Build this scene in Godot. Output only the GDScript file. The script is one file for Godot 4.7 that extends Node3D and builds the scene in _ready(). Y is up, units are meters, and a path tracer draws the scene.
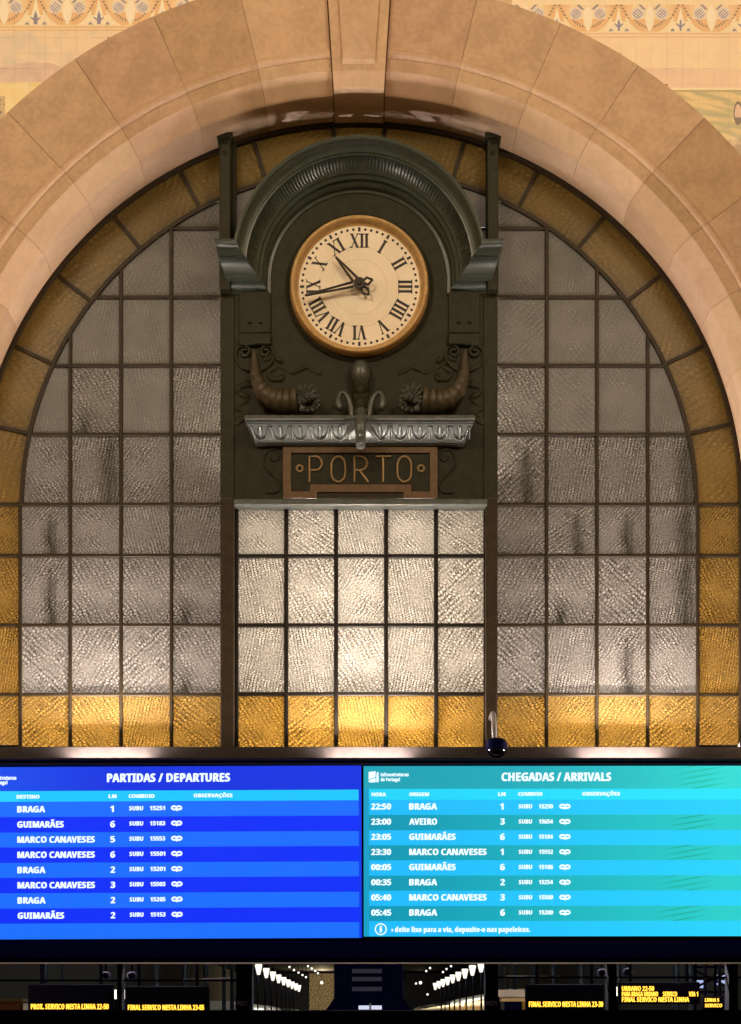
extends Node3D
# A station hall at night: stone arch, glazed screen with a clock, train screens below, platforms beyond.

# ---------------------------------------------------------------- picture geometry
const F := 2000.0      # focal length in pixels of the 741 x 1024 frame
const CAMZ := 20.0     # camera stands 20 m from the glazed screen (z = 0)
const EYE := 3.0
const HY := 1018.0     # horizon row
const VX := 362.0      # column of the vanishing point
const CX := 0.03
const YC := 8.11       # springing height of the arch

func sc(z: float) -> float:
	return F / (CAMZ - z)

func P(px: float, py: float, z: float) -> Vector3:
	return Vector3((px - VX) / sc(z) + CX, EYE + (HY - py) / sc(z), z)

# ---------------------------------------------------------------- mesh building
class Geo:
	var v := PackedVector3Array()
	var uv := PackedVector2Array()
	var t := PackedInt32Array()

	func seal(from: int) -> void:
		var c := Vector3.ZERO
		for k in range(from, t.size()):
			c += v[t[k]]
		c /= maxf(1.0, t.size() - from)
		var vol := 0.0
		for k in range(from, t.size(), 3):
			vol += (v[t[k]] - c).dot((v[t[k + 1]] - c).cross(v[t[k + 2]] - c))
		if vol < 0.0:
			for k in range(from, t.size(), 3):
				var a := t[k + 1]
				t[k + 1] = t[k + 2]
				t[k + 2] = a

	# rows of points, each row a closed ring; ends capped unless the sweep closes on itself
	func sweep(rows: Array, closed := false, flat: PackedVector2Array = PackedVector2Array()) -> void:
		var from := t.size()
		var base := v.size()
		var n: int = rows[0].size()
		for r in rows:
			v.append_array(r)
		var m := rows.size()
		for i in (m if closed else m - 1):
			var i2 := (i + 1) % m
			for j in n:
				var j2 := (j + 1) % n
				var a := base + i * n + j
				var b := base + i * n + j2
				var c := base + i2 * n + j2
				var d := base + i2 * n + j
				t.append_array([a, b, c, a, c, d])
		if not closed:
			var last := base + (m - 1) * n
			if flat.size() == n and n > 4:
				var tr := Geometry2D.triangulate_polygon(flat)
				var area := 0.0
				for j in n:
					area += flat[j].cross(flat[(j + 1) % n])
				for k in range(0, tr.size(), 3):
					var p := tr[k]
					var q := tr[k + 1]
					var s := tr[k + 2]
					if (flat[q] - flat[p]).cross(flat[s] - flat[p]) * area < 0.0:
						var x := q
						q = s
						s = x
					t.append_array([base + p, base + s, base + q, last + p, last + q, last + s])
			else:
				for j in range(1, n - 1):
					t.append_array([base, base + j + 1, base + j, last, last + j, last + j + 1])
		seal(from)

	func poly(pts: PackedVector2Array, z0: float, z1: float) -> void:
		var a := PackedVector3Array()
		var b := PackedVector3Array()
		for p in pts:
			a.append(Vector3(p.x, p.y, z0))
			b.append(Vector3(p.x, p.y, z1))
		sweep([a, b], false, pts)

	func box(lo: Vector3, hi: Vector3, bev := 0.0) -> void:
		if bev <= 0.0:
			poly(PackedVector2Array([Vector2(lo.x, lo.y), Vector2(hi.x, lo.y), Vector2(hi.x, hi.y), Vector2(lo.x, hi.y)]), lo.z, hi.z)
			return
		var b := minf(bev, 0.45 * minf(hi.x - lo.x, minf(hi.y - lo.y, hi.z - lo.z)))
		var rows := []
		for k in [[lo.z, b], [lo.z + b, 0.0], [hi.z - b, 0.0], [hi.z, b]]:
			var i: float = k[1]
			var z: float = k[0]
			rows.append(PackedVector3Array([Vector3(lo.x + i + b, lo.y + i, z), Vector3(hi.x - i - b, lo.y + i, z), Vector3(hi.x - i, lo.y + i + b, z), Vector3(hi.x - i, hi.y - i - b, z),
				Vector3(hi.x - i - b, hi.y - i, z), Vector3(lo.x + i + b, hi.y - i, z), Vector3(lo.x + i, hi.y - i - b, z), Vector3(lo.x + i, lo.y + i + b, z)]))
		sweep(rows)

	# tube along points with a radius each; sy squashes it towards the wall plane
	func tube(pts: Array, radii: Array, n := 8, flat_z := 1.0) -> void:
		var rows := []
		var prev := Vector3.ZERO
		for i in pts.size():
			var d: Vector3 = (pts[mini(i + 1, pts.size() - 1)] - pts[maxi(i - 1, 0)]).normalized()
			var up := Vector3(0, 0, 1) if absf(d.z) < 0.9 else Vector3(0, 1, 0)
			var s := d.cross(up).normalized()
			if i > 0 and s.dot(prev) < 0.0 and absf(d.z) >= 0.9:
				s = -s
			prev = s
			var w := s.cross(d).normalized()
			var r: float = radii[i] if radii.size() > 1 else radii[0]
			var row := PackedVector3Array()
			for k in n:
				var a := TAU * k / n
				row.append(pts[i] + s * cos(a) * r + w * sin(a) * r * flat_z)
			rows.append(row)
		sweep(rows)

	# lathe round an axis through c along ax: profile of (radius, height)
	func lathe(c: Vector3, prof: PackedVector2Array, n := 24, axis := "y", loop := false) -> void:
		var rows := []
		for k in n:
			var a := TAU * k / n
			var row := PackedVector3Array()
			for p in prof:
				row.append(c + (Vector3(p.x * cos(a), p.y, p.x * sin(a)) if axis == "y" else Vector3(p.x * cos(a), p.x * sin(a), p.y)))
			rows.append(row)
		var from := t.size()
		var base := v.size()
		var m := prof.size()
		for r in rows:
			v.append_array(r)
		for i in n:
			var i2 := (i + 1) % n
			for j in (m if loop else m - 1):
				var j2 := (j + 1) % m
				var a := base + i * m + j
				var b := base + i * m + j2
				var cc := base + i2 * m + j2
				var d := base + i2 * m + j
				t.append_array([a, b, cc, a, cc, d])
		seal(from)

	func ball(c: Vector3, r: Vector3, n := 10) -> void:
		var rows := []
		var m := maxi(4, n / 2)
		for i in range(1, m):
			var a := PI * i / m
			var row := PackedVector3Array()
			for k in n:
				var b := TAU * k / n
				row.append(c + Vector3(r.x * sin(a) * cos(b), r.y * cos(a), r.z * sin(a) * sin(b)))
			rows.append(row)
		var from := t.size()
		var base := v.size()
		for row in rows:
			v.append_array(row)
		var top := v.size()
		v.append(c + Vector3(0, r.y, 0))
		v.append(c - Vector3(0, r.y, 0))
		for i in m - 2:
			for j in n:
				var j2 := (j + 1) % n
				t.append_array([base + i * n + j, base + i * n + j2, base + (i + 1) * n + j2, base + i * n + j, base + (i + 1) * n + j2, base + (i + 1) * n + j])
		for j in n:
			var j2 := (j + 1) % n
			t.append_array([top, base + j2, base + j, top + 1, base + (m - 2) * n + j, base + (m - 2) * n + j2])
		seal(from)

	func planar(r: Rect2, fx := false, fy := false) -> void:
		uv.resize(v.size())
		for i in v.size():
			var u := (v[i].x - r.position.x) / r.size.x
			var w := 1.0 - (v[i].y - r.position.y) / r.size.y
			uv[i] = Vector2(1.0 - u if fx else u, 1.0 - w if fy else w)

	func mesh(origin: Vector3, crease := 38.0) -> ArrayMesh:
		var n := t.size() / 3
		var fn := PackedVector3Array()
		var at := {}
		var ids := PackedInt32Array()
		ids.resize(v.size())
		var lists := []
		for i in v.size():
			var key := Vector3i((v[i] * 8000.0).round())
			if not at.has(key):
				at[key] = lists.size()
				lists.append(PackedInt32Array())
			ids[i] = at[key]
		for f in n:
			fn.append((v[t[f * 3 + 1]] - v[t[f * 3]]).cross(v[t[f * 3 + 2]] - v[t[f * 3]]))
			for k in 3:
				lists[ids[t[f * 3 + k]]].append(f)
		var lim := cos(deg_to_rad(crease))
		var pv := PackedVector3Array()
		var pn := PackedVector3Array()
		var pu := PackedVector2Array()
		for f in n:
			if fn[f].length_squared() < 1e-20:
				continue
			var own := fn[f].normalized()
			for k in [0, 2, 1]:
				var i := t[f * 3 + k]
				var s := Vector3.ZERO
				for g in lists[ids[i]]:
					var q: Vector3 = fn[g]
					if q.dot(own) > lim * q.length():
						s += q
				pv.append(v[i] - origin)
				pn.append(s.normalized() if s.length_squared() > 1e-20 else own)
				if uv.size():
					pu.append(uv[i])
		var arr := []
		arr.resize(Mesh.ARRAY_MAX)
		arr[Mesh.ARRAY_VERTEX] = pv
		arr[Mesh.ARRAY_NORMAL] = pn
		if uv.size():
			arr[Mesh.ARRAY_TEX_UV] = pu
		var am := ArrayMesh.new()
		am.add_surface_from_arrays(Mesh.PRIMITIVE_TRIANGLES, arr)
		return am

# ---------------------------------------------------------------- scene tree helpers
var counts := {}
var org := {}

func numbered(called: String, parent: Node) -> String:
	var key := str(parent.get_instance_id()) + called
	var k: int = counts.get(key, 0)
	counts[key] = k + 1
	return called if k == 0 else "%s_%03d" % [called, k]

func tag(o: Node, label := "", category := "", group := "", kind := "") -> Node:
	if label: o.set_meta("label", label)
	if category: o.set_meta("category", category)
	if group: o.set_meta("group", group)
	if kind: o.set_meta("kind", kind)
	return o

func thing(called: String, at: Vector3, label := "", category := "", group := "", kind := "") -> Node3D:
	var o := Node3D.new()
	o.name = numbered(called, self)
	add_child(o)
	o.position = at
	org[o] = at
	tag(o, label, category, group, kind)
	return o

func put(called: String, m: Mesh, mt: Material, parent: Node, at := Vector3.ZERO) -> MeshInstance3D:
	var o := MeshInstance3D.new()
	o.name = numbered(called, parent)
	o.mesh = m
	o.material_override = mt
	parent.add_child(o, true)
	o.position = at
	return o

func part(called: String, g: Geo, mt: Material, parent: Node, crease := 38.0) -> MeshInstance3D:
	var o: MeshInstance3D
	if parent == self:
		var bb := AABB(g.v[0], Vector3.ZERO)
		for p in g.v:
			bb = bb.expand(p)
		var at := bb.position + Vector3(bb.size.x / 2, 0, bb.size.z / 2)
		o = put(called, g.mesh(at, crease), mt, self, at)
		org[o] = at
	else:
		o = put(called, g.mesh(org[parent], crease), mt, parent)
		org[o] = org[parent]
	return o

# ---------------------------------------------------------------- materials
var M := {}

func rgb(r: float, g: float, b: float) -> Color:
	return Color(r / 255.0, g / 255.0, b / 255.0)

func mat(c: Color, rough := 0.8, metal := 0.0) -> StandardMaterial3D:
	var m := StandardMaterial3D.new()
	m.albedo_color = c
	m.roughness = rough
	m.metallic = metal
	return m

func glow(c: Color, e: float) -> StandardMaterial3D:
	var m := mat(Color(0.02, 0.02, 0.02), 0.5)
	m.emission_enabled = true
	m.emission = c
	m.emission_energy_multiplier = e
	return m

func tex(w: int, h: int, f: Callable) -> ImageTexture:
	var data := PackedByteArray()
	data.resize(w * h * 3)
	var k := 0
	for y in h:
		for x in w:
			var c: Color = f.call(x, y)
			data[k] = clampi(int(c.r * 255.0), 0, 255)
			data[k + 1] = clampi(int(c.g * 255.0), 0, 255)
			data[k + 2] = clampi(int(c.b * 255.0), 0, 255)
			k += 3
	return ImageTexture.create_from_image(Image.create_from_data(w, h, false, Image.FORMAT_RGB8, data))

func noise(s: int, f: float, oct := 4) -> FastNoiseLite:
	var n := FastNoiseLite.new()
	n.seed = s
	n.frequency = f
	n.fractal_octaves = oct
	return n

func noise_image(s: int, f: float, size := 512, oct := 4) -> Image:
	var im := noise(s, f, oct).get_seamless_image(size, size)
	im.convert(Image.FORMAT_L8)
	return im

func ramp_tex(a: Image, b: Image, share: float, lo: Color, hi: Color) -> ImageTexture:
	var da := a.get_data()
	var db := b.get_data()
	var out := PackedByteArray()
	out.resize(da.size() * 3)
	for i in da.size():
		var q := clampf(da[i] / 255.0 * (1.0 - share) + db[i] / 255.0 * share, 0, 1)
		var c := lo.lerp(hi, smoothstep(0.2, 0.8, q))
		out[i * 3] = int(c.r * 255)
		out[i * 3 + 1] = int(c.g * 255)
		out[i * 3 + 2] = int(c.b * 255)
	return ImageTexture.create_from_image(Image.create_from_data(a.get_width(), a.get_height(), false, Image.FORMAT_RGB8, out))

func triplanar(m: StandardMaterial3D, t: Texture2D, repeat: float, relief: Texture2D = null, depth := 0.0, off := Vector3.ZERO) -> StandardMaterial3D:
	m.albedo_texture = t
	m.uv1_triplanar = true
	m.uv1_world_triplanar = true
	m.uv1_scale = Vector3.ONE / repeat
	m.uv1_offset = off
	if relief:
		m.heightmap_enabled = true
		m.heightmap_texture = relief
		m.heightmap_scale = depth
	return m

# pressed glass: a lattice of small lenses, some panes with rain-streaked dirt
func glass_texture(kind: int, stain: int, contrast := 1.0) -> ImageTexture:
	var n1 := noise(50 + kind, 0.012, 2)
	var n2 := noise(70 + kind, 0.11, 3)
	var n3 := noise(90 + kind + stain * 7, 0.05, 4)
	var pitch: float = [12.0, 14.0, 10.5, 15.5][kind]
	var tilt: float = [0.62, -0.55, 0.2, 0.85][kind]
	var cell := FastNoiseLite.new()
	cell.noise_type = FastNoiseLite.TYPE_CELLULAR
	cell.seed = 30 + kind
	cell.frequency = 1.0 / pitch
	cell.cellular_jitter = 0.75
	cell.cellular_return_type = FastNoiseLite.RETURN_DISTANCE2_SUB
	cell.fractal_type = FastNoiseLite.FRACTAL_NONE
	var f := func(x: int, y: int) -> Color:
		var u := x * cos(tilt) + y * sin(tilt) + 4.0 * n1.get_noise_2d(x, y)
		var w := -x * sin(tilt) + y * cos(tilt)
		var bump := cell.get_noise_2d(u, w * 1.25) + 1.0
		var rib := sin(u * TAU / (pitch * 1.3))
		var amp := 1.0 + 1.2 * n1.get_noise_2d(x * 0.6 + 900, y * 0.6)
		var q := 0.70 + contrast * (0.42 * amp * (bump - 0.35) + 0.07 * amp * rib + 0.22 * n2.get_noise_2d(x, y)) + 0.04 * n1.get_noise_2d(x * 0.5, y * 0.5 + 80)
		if stain > 0:
			var cx: float = [0.0, 118.0, 50.0, 150.0][stain]
			var wd: float = [1.0, 26.0, 20.0, 34.0][stain]
			var y0: float = [0.0, 20.0, 120.0, -40.0][stain]
			var s := exp(-pow((x - cx + 10.0 * n3.get_noise_2d(y * 0.2, 5)) / wd, 2.0)) * smoothstep(y0, y0 + 90.0, y + 50.0 * n3.get_noise_2d(x * 0.8, 9.0))
			s *= clampf(0.75 + 0.45 * n3.get_noise_2d(x * 1.2, y * 0.12) + 0.25 * n2.get_noise_2d(x * 1.5, y), 0.0, 1.0)
			q *= 1.0 - 0.34 * s
		return Color(q, q, q)
	return tex(192, 256, f)

func make_materials() -> void:
	var big := noise_image(3, 0.006)
	var fine := noise_image(4, 0.06, 512, 5)
	var grit := noise_image(5, 0.12, 512, 3)
	var cloud := noise_image(6, 0.012, 512, 5)
	var grit_t := ImageTexture.create_from_image(grit)
	var fine_t := ImageTexture.create_from_image(fine)
	var stone_t := ramp_tex(cloud, fine, 0.42, rgb(189, 159, 130), rgb(208, 177, 146))
	M.stone = []
	for k in 5:
		var tint: float = [1.0, 0.95, 1.04, 0.92, 0.98][k]
		var m := mat(Color(minf(tint, 1.0), tint * 0.985 if k % 2 else minf(tint, 1.0), tint * 0.96 if k == 3 else minf(tint, 1.0)), 0.85)
		M.stone.append(triplanar(m, stone_t, 2.3, grit_t, 0.25, Vector3(k * 0.37, k * 0.61, k * 0.23)))
	M.mortar = triplanar(mat(rgb(120, 92, 68), 0.95), ramp_tex(fine, grit, 0.5, rgb(190, 180, 170), rgb(250, 245, 240)), 1.0)
	M.plaster = triplanar(mat(rgb(226, 205, 172), 0.9), ramp_tex(big, fine, 0.3, rgb(235, 230, 220), rgb(255, 255, 255)), 3.0)
	M.floor = triplanar(mat(rgb(186, 172, 152), 0.5), ramp_tex(big, fine, 0.5, rgb(190, 190, 190), rgb(255, 255, 255)), 2.0)
	var paint_t := ramp_tex(cloud, fine, 0.5, rgb(205, 205, 205), rgb(255, 255, 255))
	M.green = triplanar(mat(rgb(49, 48, 32), 0.5), paint_t, 0.9, fine_t, 0.06)
	M.dark_bar = triplanar(mat(rgb(36, 31, 26), 0.5), paint_t, 0.9)
	M.green_bar = triplanar(mat(rgb(60, 50, 36), 0.5), paint_t, 0.9)
	M.hood = triplanar(mat(rgb(64, 74, 64), 0.34), paint_t, 0.7, fine_t, 0.08)  # lighter, bluer green: screen glow and highlights put into the paint
	M.iron = triplanar(mat(rgb(88, 92, 88), 0.36, 0.25), paint_t, 0.6, fine_t, 0.08)  # cornice and ornament, silvery lamp light put into a paler grey
	M.bronze = triplanar(mat(rgb(106, 78, 40), 0.45, 0.1), paint_t, 0.5)
	M.bronze_light = mat(rgb(150, 124, 84), 0.35, 0.4)
	M.horn = triplanar(mat(rgb(72, 64, 46), 0.45), paint_t, 0.5)
	M.gold = triplanar(mat(rgb(212, 172, 108), 0.4, 0.0), paint_t, 0.8)
	M.dial = triplanar(mat(rgb(252, 240, 218), 0.6), ramp_tex(big, fine, 0.2, rgb(246, 244, 240), rgb(255, 255, 255)), 1.5)
	M.dial_ring = mat(rgb(226, 208, 180), 0.6)
	M.ink = mat(rgb(38, 24, 18), 0.5)
	M.steel = mat(rgb(130, 130, 132), 0.4, 0.6)
	M.sill = triplanar(mat(rgb(40, 35, 34), 0.4), paint_t, 0.6)
	M.black = mat(rgb(2, 2, 10), 0.8)
	M.navy_haze = mat(rgb(1, 2, 44), 0.6)  # dark parts, with the blue lens glow of the screens put into the colour
	M.navy_gloss = mat(rgb(14, 16, 46), 0.18)
	for m in [M.navy_haze, M.black]:
		m.metallic_specular = 0.12
	for m in [M.green, M.green_bar, M.dark_bar]:
		m.metallic_specular = 0.3
	M.silver = mat(rgb(176, 176, 184), 0.35, 0.7)
	M.dome = mat(rgb(6, 8, 22), 0.06)
	M.dark_blue = mat(rgb(8, 16, 32), 0.9)
	M.louvre = mat(rgb(62, 68, 104), 0.5)
	M.teal = mat(rgb(34, 62, 92), 0.5)
	M.white_paint = mat(rgb(205, 205, 210), 0.6)
	M.cream = mat(rgb(222, 200, 160), 0.7)
	M.train_yellow = mat(rgb(225, 165, 60), 0.25)
	M.train_grey = mat(rgb(180, 184, 190), 0.35)
	M.train_red = mat(rgb(170, 96, 66), 0.5)
	M.window_dark = mat(rgb(16, 20, 30), 0.1)
	M.granite = triplanar(mat(rgb(205, 192, 165), 0.9), ramp_tex(fine, grit, 0.5, rgb(110, 105, 98), rgb(255, 255, 255)), 6.0)
	# glass
	var reliefs := []
	var clean := []
	var faint := []
	for k in 4:
		faint.append(glass_texture(k, 0, 0.3))  # weaker pattern: the upper panes' missing backlight put into the texture
		clean.append(glass_texture(k, 0))
		reliefs.append(clean[k])
	var stained := [glass_texture(0, 1), glass_texture(1, 2), glass_texture(2, 3), glass_texture(3, 1)]
	M.glass = []
	M.glass_unlit = []
	M.glass_stained = []
	M.ochre = []
	M.ochre_faint = []
	var grey := rgb(186, 179, 169)
	var ochre := rgb(190, 162, 104)
	for k in 4:
		M.glass_unlit.append(glass_mat(grey, faint[k], faint[k]))
		M.glass.append(glass_mat(grey, clean[k], reliefs[k]))
		M.glass_stained.append(glass_mat(grey, stained[k], reliefs[k]))
		M.ochre.append(glass_mat(ochre, clean[k], faint[k]))
		M.ochre_faint.append(glass_mat(ochre, faint[k], faint[k]))
	# things that give light
	M.lens = glow(rgb(255, 250, 240), 6.0)
	M.hall_diffuser = glow(rgb(255, 214, 160), 2.0)
	M.tube_lamp = glow(rgb(255, 250, 235), 2.0)
	M.lantern_glass = glow(rgb(255, 250, 230), 1.3)
	M.bulb = glow(rgb(255, 250, 235), 1.6)
	M.screen_text = glow(rgb(232, 248, 255), 1.15)
	M.amber = glow(rgb(255, 190, 60), 2.2)
	M.amber_dim = glow(rgb(255, 150, 40), 0.05)
	M.sign_white = glow(rgb(225, 228, 255), 0.9)
	M.led_red = glow(rgb(200, 20, 30), 0.5)
	M.grey_text = mat(rgb(120, 120, 150), 0.6)
	M.lit_window = glow(rgb(190, 205, 255), 0.8)

func glass_mat(c: Color, t: Texture2D, relief: Texture2D) -> StandardMaterial3D:
	var m := mat(c, 0.3)
	m.metallic_specular = 0.3
	m.albedo_texture = t
	m.heightmap_enabled = true
	m.heightmap_texture = relief
	m.heightmap_scale = 0.12
	m.backlight_enabled = true
	m.backlight = Color.WHITE
	return m

# ---------------------------------------------------------------- lights
func area(at: Vector3, look: Vector3, size: Vector2, c: Color, e: float, parent: Node) -> void:
	var l := AreaLight3D.new()
	l.name = numbered("lamp_light", parent)
	parent.add_child(l, true)
	l.area_size = size
	l.light_color = c
	l.light_energy = e
	l.shadow_enabled = true
	l.area_range = 60.0
	l.look_at_from_position(at, look, Vector3.UP if absf((look - at).normalized().y) < 0.95 else Vector3.BACK)

func omni(at: Vector3, c: Color, e: float, r: float, parent: Node) -> void:
	var l := OmniLight3D.new()
	l.name = numbered("lamp_light", parent)
	parent.add_child(l, true)
	l.light_color = c
	l.light_energy = e
	l.light_size = r
	l.omni_range = 80.0
	l.omni_attenuation = 2.0
	l.shadow_enabled = true
	l.global_position = at

func spot(at: Vector3, look: Vector3, c: Color, e: float, angle: float, r: float, parent: Node) -> void:
	var l := SpotLight3D.new()
	l.name = numbered("lamp_light", parent)
	parent.add_child(l, true)
	l.light_color = c
	l.light_energy = e
	l.spot_angle = angle
	l.spot_angle_attenuation = 0.9
	l.spot_range = 60.0
	l.spot_attenuation = 2.0
	l.light_size = r
	l.shadow_enabled = true
	l.look_at_from_position(at, look, Vector3.UP if absf((look - at).normalized().y) < 0.95 else Vector3.BACK)

const WARM := Color(1.0, 0.91, 0.77)
const HALL_ENERGY := 68.0
const FLOOD_ENERGY := 18.0
const BACK_ENERGY := 250.0
const BOX_ENERGY := 240.0

# ================================================================ scene
func _ready() -> void:
	var cam := Camera3D.new()
	cam.name = "camera"
	add_child(cam)
	cam.position = Vector3(CX, EYE, CAMZ)
	cam.projection = Camera3D.PROJECTION_FRUSTUM
	cam.near = 0.1
	cam.far = 400.0
	cam.size = 1024.0 / F * cam.near
	cam.frustum_offset = Vector2((370.5 - VX) / F, (HY - 512.0) / F) * cam.near
	cam.current = true
	var we := WorldEnvironment.new()
	we.name = "night"
	var e := Environment.new()
	e.background_mode = Environment.BG_COLOR
	e.background_color = Color(0.01, 0.012, 0.03)
	e.tonemap_mode = Environment.TONE_MAPPER_LINEAR
	e.tonemap_exposure = 1.0
	e.sdfgi_enabled = true
	e.ssao_enabled = true
	e.ssil_enabled = true
	we.environment = e
	add_child(we)
	make_materials()
	hall_lamps()
	shell()
	arch()
	tiles()
	glazing()
	clock_case()
	clock()
	screens()
	floodlights()
	dome_camera()
	transom()
	platforms()

func hall_lamps() -> void:
	for s in [-1, 1]:
		var c := Vector3(s * 4.5, 13.9, 11.0)
		var o := thing("ceiling_lamp", c, "warm ceiling lamp panel of the hall on the side of the %s screen" % ("departures" if s < 0 else "arrivals"), "lamp", "ceiling lamps of the hall")
		var g := Geo.new()
		g.box(c + Vector3(-1.6, 0.0, -1.0), c + Vector3(1.6, 0.25, 1.0), 0.03)
		part("housing", g, M.bronze, o)
		g = Geo.new()
		g.box(c + Vector3(-1.5, -0.06, -0.9), c + Vector3(1.5, 0.0, 0.9), 0.01)
		part("lamp_diffuser", g, M.hall_diffuser, o)
		for k in 4:
			var rod := Geo.new()
			var q := c + Vector3(1.4 if k % 2 else -1.4, 0.25, 0.8 if k > 1 else -0.8)
			rod.tube([q, q + Vector3(0, 0.85, 0)], [0.02], 6)
			part("rod", rod, M.bronze, o)
		area(c + Vector3(0, -0.1, -0.05), c + Vector3(0, -4.0, -9.0), Vector2(3.0, 1.8), WARM, HALL_ENERGY, o)

func shell() -> void:
	var g := Geo.new()
	g.box(Vector3(-11, -0.3, -175), Vector3(11, 0, 24.3))
	tag(part("floor", g, M.floor, self), "", "", "", "structure")
	g = Geo.new()
	g.box(Vector3(-11.3, 15, 0), Vector3(11.3, 15.3, 24.3))
	tag(part("ceiling", g, M.plaster, self), "", "", "", "structure")
	for s in [-1, 1]:
		g = Geo.new()
		g.box(Vector3(s * 11.15 - 0.15, 0, 0.75), Vector3(s * 11.15 + 0.15, 15, 24))
		tag(part("wall_left" if s < 0 else "wall_right", g, M.plaster, self), "", "", "", "structure")
	g = Geo.new()
	g.box(Vector3(-11, 0, 24), Vector3(11, 15, 24.3))
	tag(part("wall_back", g, M.plaster, self), "", "", "", "structure")
	# the wall around the arch: a slab with an arched hole
	g = Geo.new()
	var rows := []
	var n := 48
	for i in n + 1:
		var a := -PI / 2 + PI * i / n
		var c := Vector2(4.82 * sin(a), YC + 4.82 * cos(a))
		var d := Vector2(sin(a), cos(a))
		var k := minf(11.0 / maxf(absf(d.x), 1e-5), (15.0 - YC) / maxf(d.y, 1e-5))
		var o := Vector2(0, YC) + d * k
		rows.append(PackedVector3Array([Vector3(c.x, c.y, 0), Vector3(o.x, o.y, 0), Vector3(o.x, o.y, 0.74), Vector3(c.x, c.y, 0.74)]))
		for corner in [-1, 1]:
			var ca: float = atan2(corner * 11.0, 15.0 - YC)
			if a < ca and ca < -PI / 2 + PI * (i + 1) / n:
				var cc := Vector2(4.82 * sin(ca), YC + 4.82 * cos(ca))
				rows.append(PackedVector3Array([Vector3(cc.x, cc.y, 0), Vector3(corner * 11.0, 15, 0), Vector3(corner * 11.0, 15, 0.74), Vector3(cc.x, cc.y, 0.74)]))
	g.sweep(rows)
	for s in [-1, 1]:
		g.box(Vector3(minf(s * 4.82, s * 11.0), 0, 0), Vector3(maxf(s * 4.82, s * 11.0), YC, 0.74))
	var w := part("wall_front", g, M.plaster, self)
	tag(w, "", "", "", "structure")
	M.wall = w

const ARCH_PROFILE := [[3.83, 0.02], [3.83, 0.6], [3.838, 0.622], [3.86, 0.645], [3.92, 0.70], [3.965, 0.745], [3.985, 0.772], [4.0, 0.783], [4.115, 0.786], [4.125, 0.80], [4.14, 0.824], [4.16, 0.83], [4.18, 0.822], [4.198, 0.80], [4.205, 0.792], [4.83, 0.792], [4.83, 0.02]]
const JOINTS := [3.75, 13.6, 23.6, 33.6, 43.2, 53.0, 62.7, 72.4, 81.5, 90.0]

func arch() -> void:
	var o := thing("trim_1", Vector3(0, YC, 0), "", "", "", "structure")
	var flat := PackedVector2Array()
	for p in ARCH_PROFILE:
		flat.append(Vector2(p[0], p[1]))
	var ring := func(a0: float, a1: float, f: PackedVector2Array, steps: int) -> Array:
		var rows := []
		for i in steps + 1:
			var a := deg_to_rad(lerpf(a0, a1, float(i) / steps))
			var row := PackedVector3Array()
			for p in f:
				row.append(Vector3(p.x * sin(a), YC + p.x * cos(a), p.y))
			rows.append(row)
		return rows
	var gap := 0.03
	for s in [-1, 1]:
		var rim := 4.925 if s < 0 else 4.85
		flat[15].x = rim
		flat[16].x = rim
		for k in JOINTS.size() - 1:
			var g := Geo.new()
			g.sweep(ring.call(s * (JOINTS[k] + gap), s * (JOINTS[k + 1] - gap), flat, 6), false, flat)
			part("arch_stone", g, M.stone[(k * 3 + (1 if s > 0 else 0)) % 5], o, 25)
		# straight jambs below the springing
		var y := YC
		var k2 := 0
		while y > 0.01:
			var y2 := maxf(0.0, y - 0.9)
			var a := PackedVector3Array()
			var b := PackedVector3Array()
			for p in flat:
				a.append(Vector3(s * p.x, y - 0.004, p.y))
				b.append(Vector3(s * p.x, y2 + 0.004, p.y))
			var g := Geo.new()
			g.sweep([a, b], false, flat)
			part("jamb_stone", g, M.stone[(k2 * 2 + 1) % 5], o, 25)
			y = y2
			k2 += 1
	var inset := PackedVector2Array([Vector2(3.842, 0.03), Vector2(3.842, 0.60), Vector2(3.99, 0.765), Vector2(4.13, 0.775), Vector2(4.815, 0.78), Vector2(4.815, 0.03)])
	var g := Geo.new()
	g.sweep(ring.call(-90, 90, inset, 60), false, inset)
	part("mortar", g, M.mortar, o, 25)
	# keystone
	var kf := PackedVector2Array([Vector2(3.815, 0.02), Vector2(3.815, 0.79), Vector2(3.825, 0.805), Vector2(3.95, 0.868), Vector2(3.965, 0.872), Vector2(5.1, 0.872), Vector2(5.1, 0.02)])
	g = Geo.new()
	g.sweep(ring.call(-3.62, 3.62, kf, 2), false, kf)
	var ks := part("keystone", g, M.stone[0], o, 25)
	g = Geo.new()
	var yb := YC + 4.0
	var yt := YC + 5.08
	var lo := [Vector3(-0.16, yb, 0.86), Vector3(0.16, yb, 0.86), Vector3(0.225, yt, 0.86), Vector3(-0.225, yt, 0.86)]
	var hi := [Vector3(-0.155, yb + 0.045, 0.91), Vector3(0.155, yb + 0.045, 0.91), Vector3(0.218, yt, 0.91), Vector3(-0.218, yt, 0.91)]
	var ap := Vector3(0, YC + 4.34, 0.99)
	var tp := Vector3(0, yt, 0.99)
	for p in lo + hi + [ap, tp]:
		g.v.append(p)
	g.t.append_array([0, 2, 1, 0, 3, 2, 0, 1, 5, 0, 5, 4, 1, 2, 6, 1, 6, 5, 3, 0, 4, 3, 4, 7, 4, 5, 8, 5, 6, 9, 5, 9, 8, 7, 4, 8, 7, 8, 9, 2, 3, 7, 2, 7, 9, 2, 9, 6])
	g.seal(0)
	part("raised_panel", g, M.stone[2], ks, 10)

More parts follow.
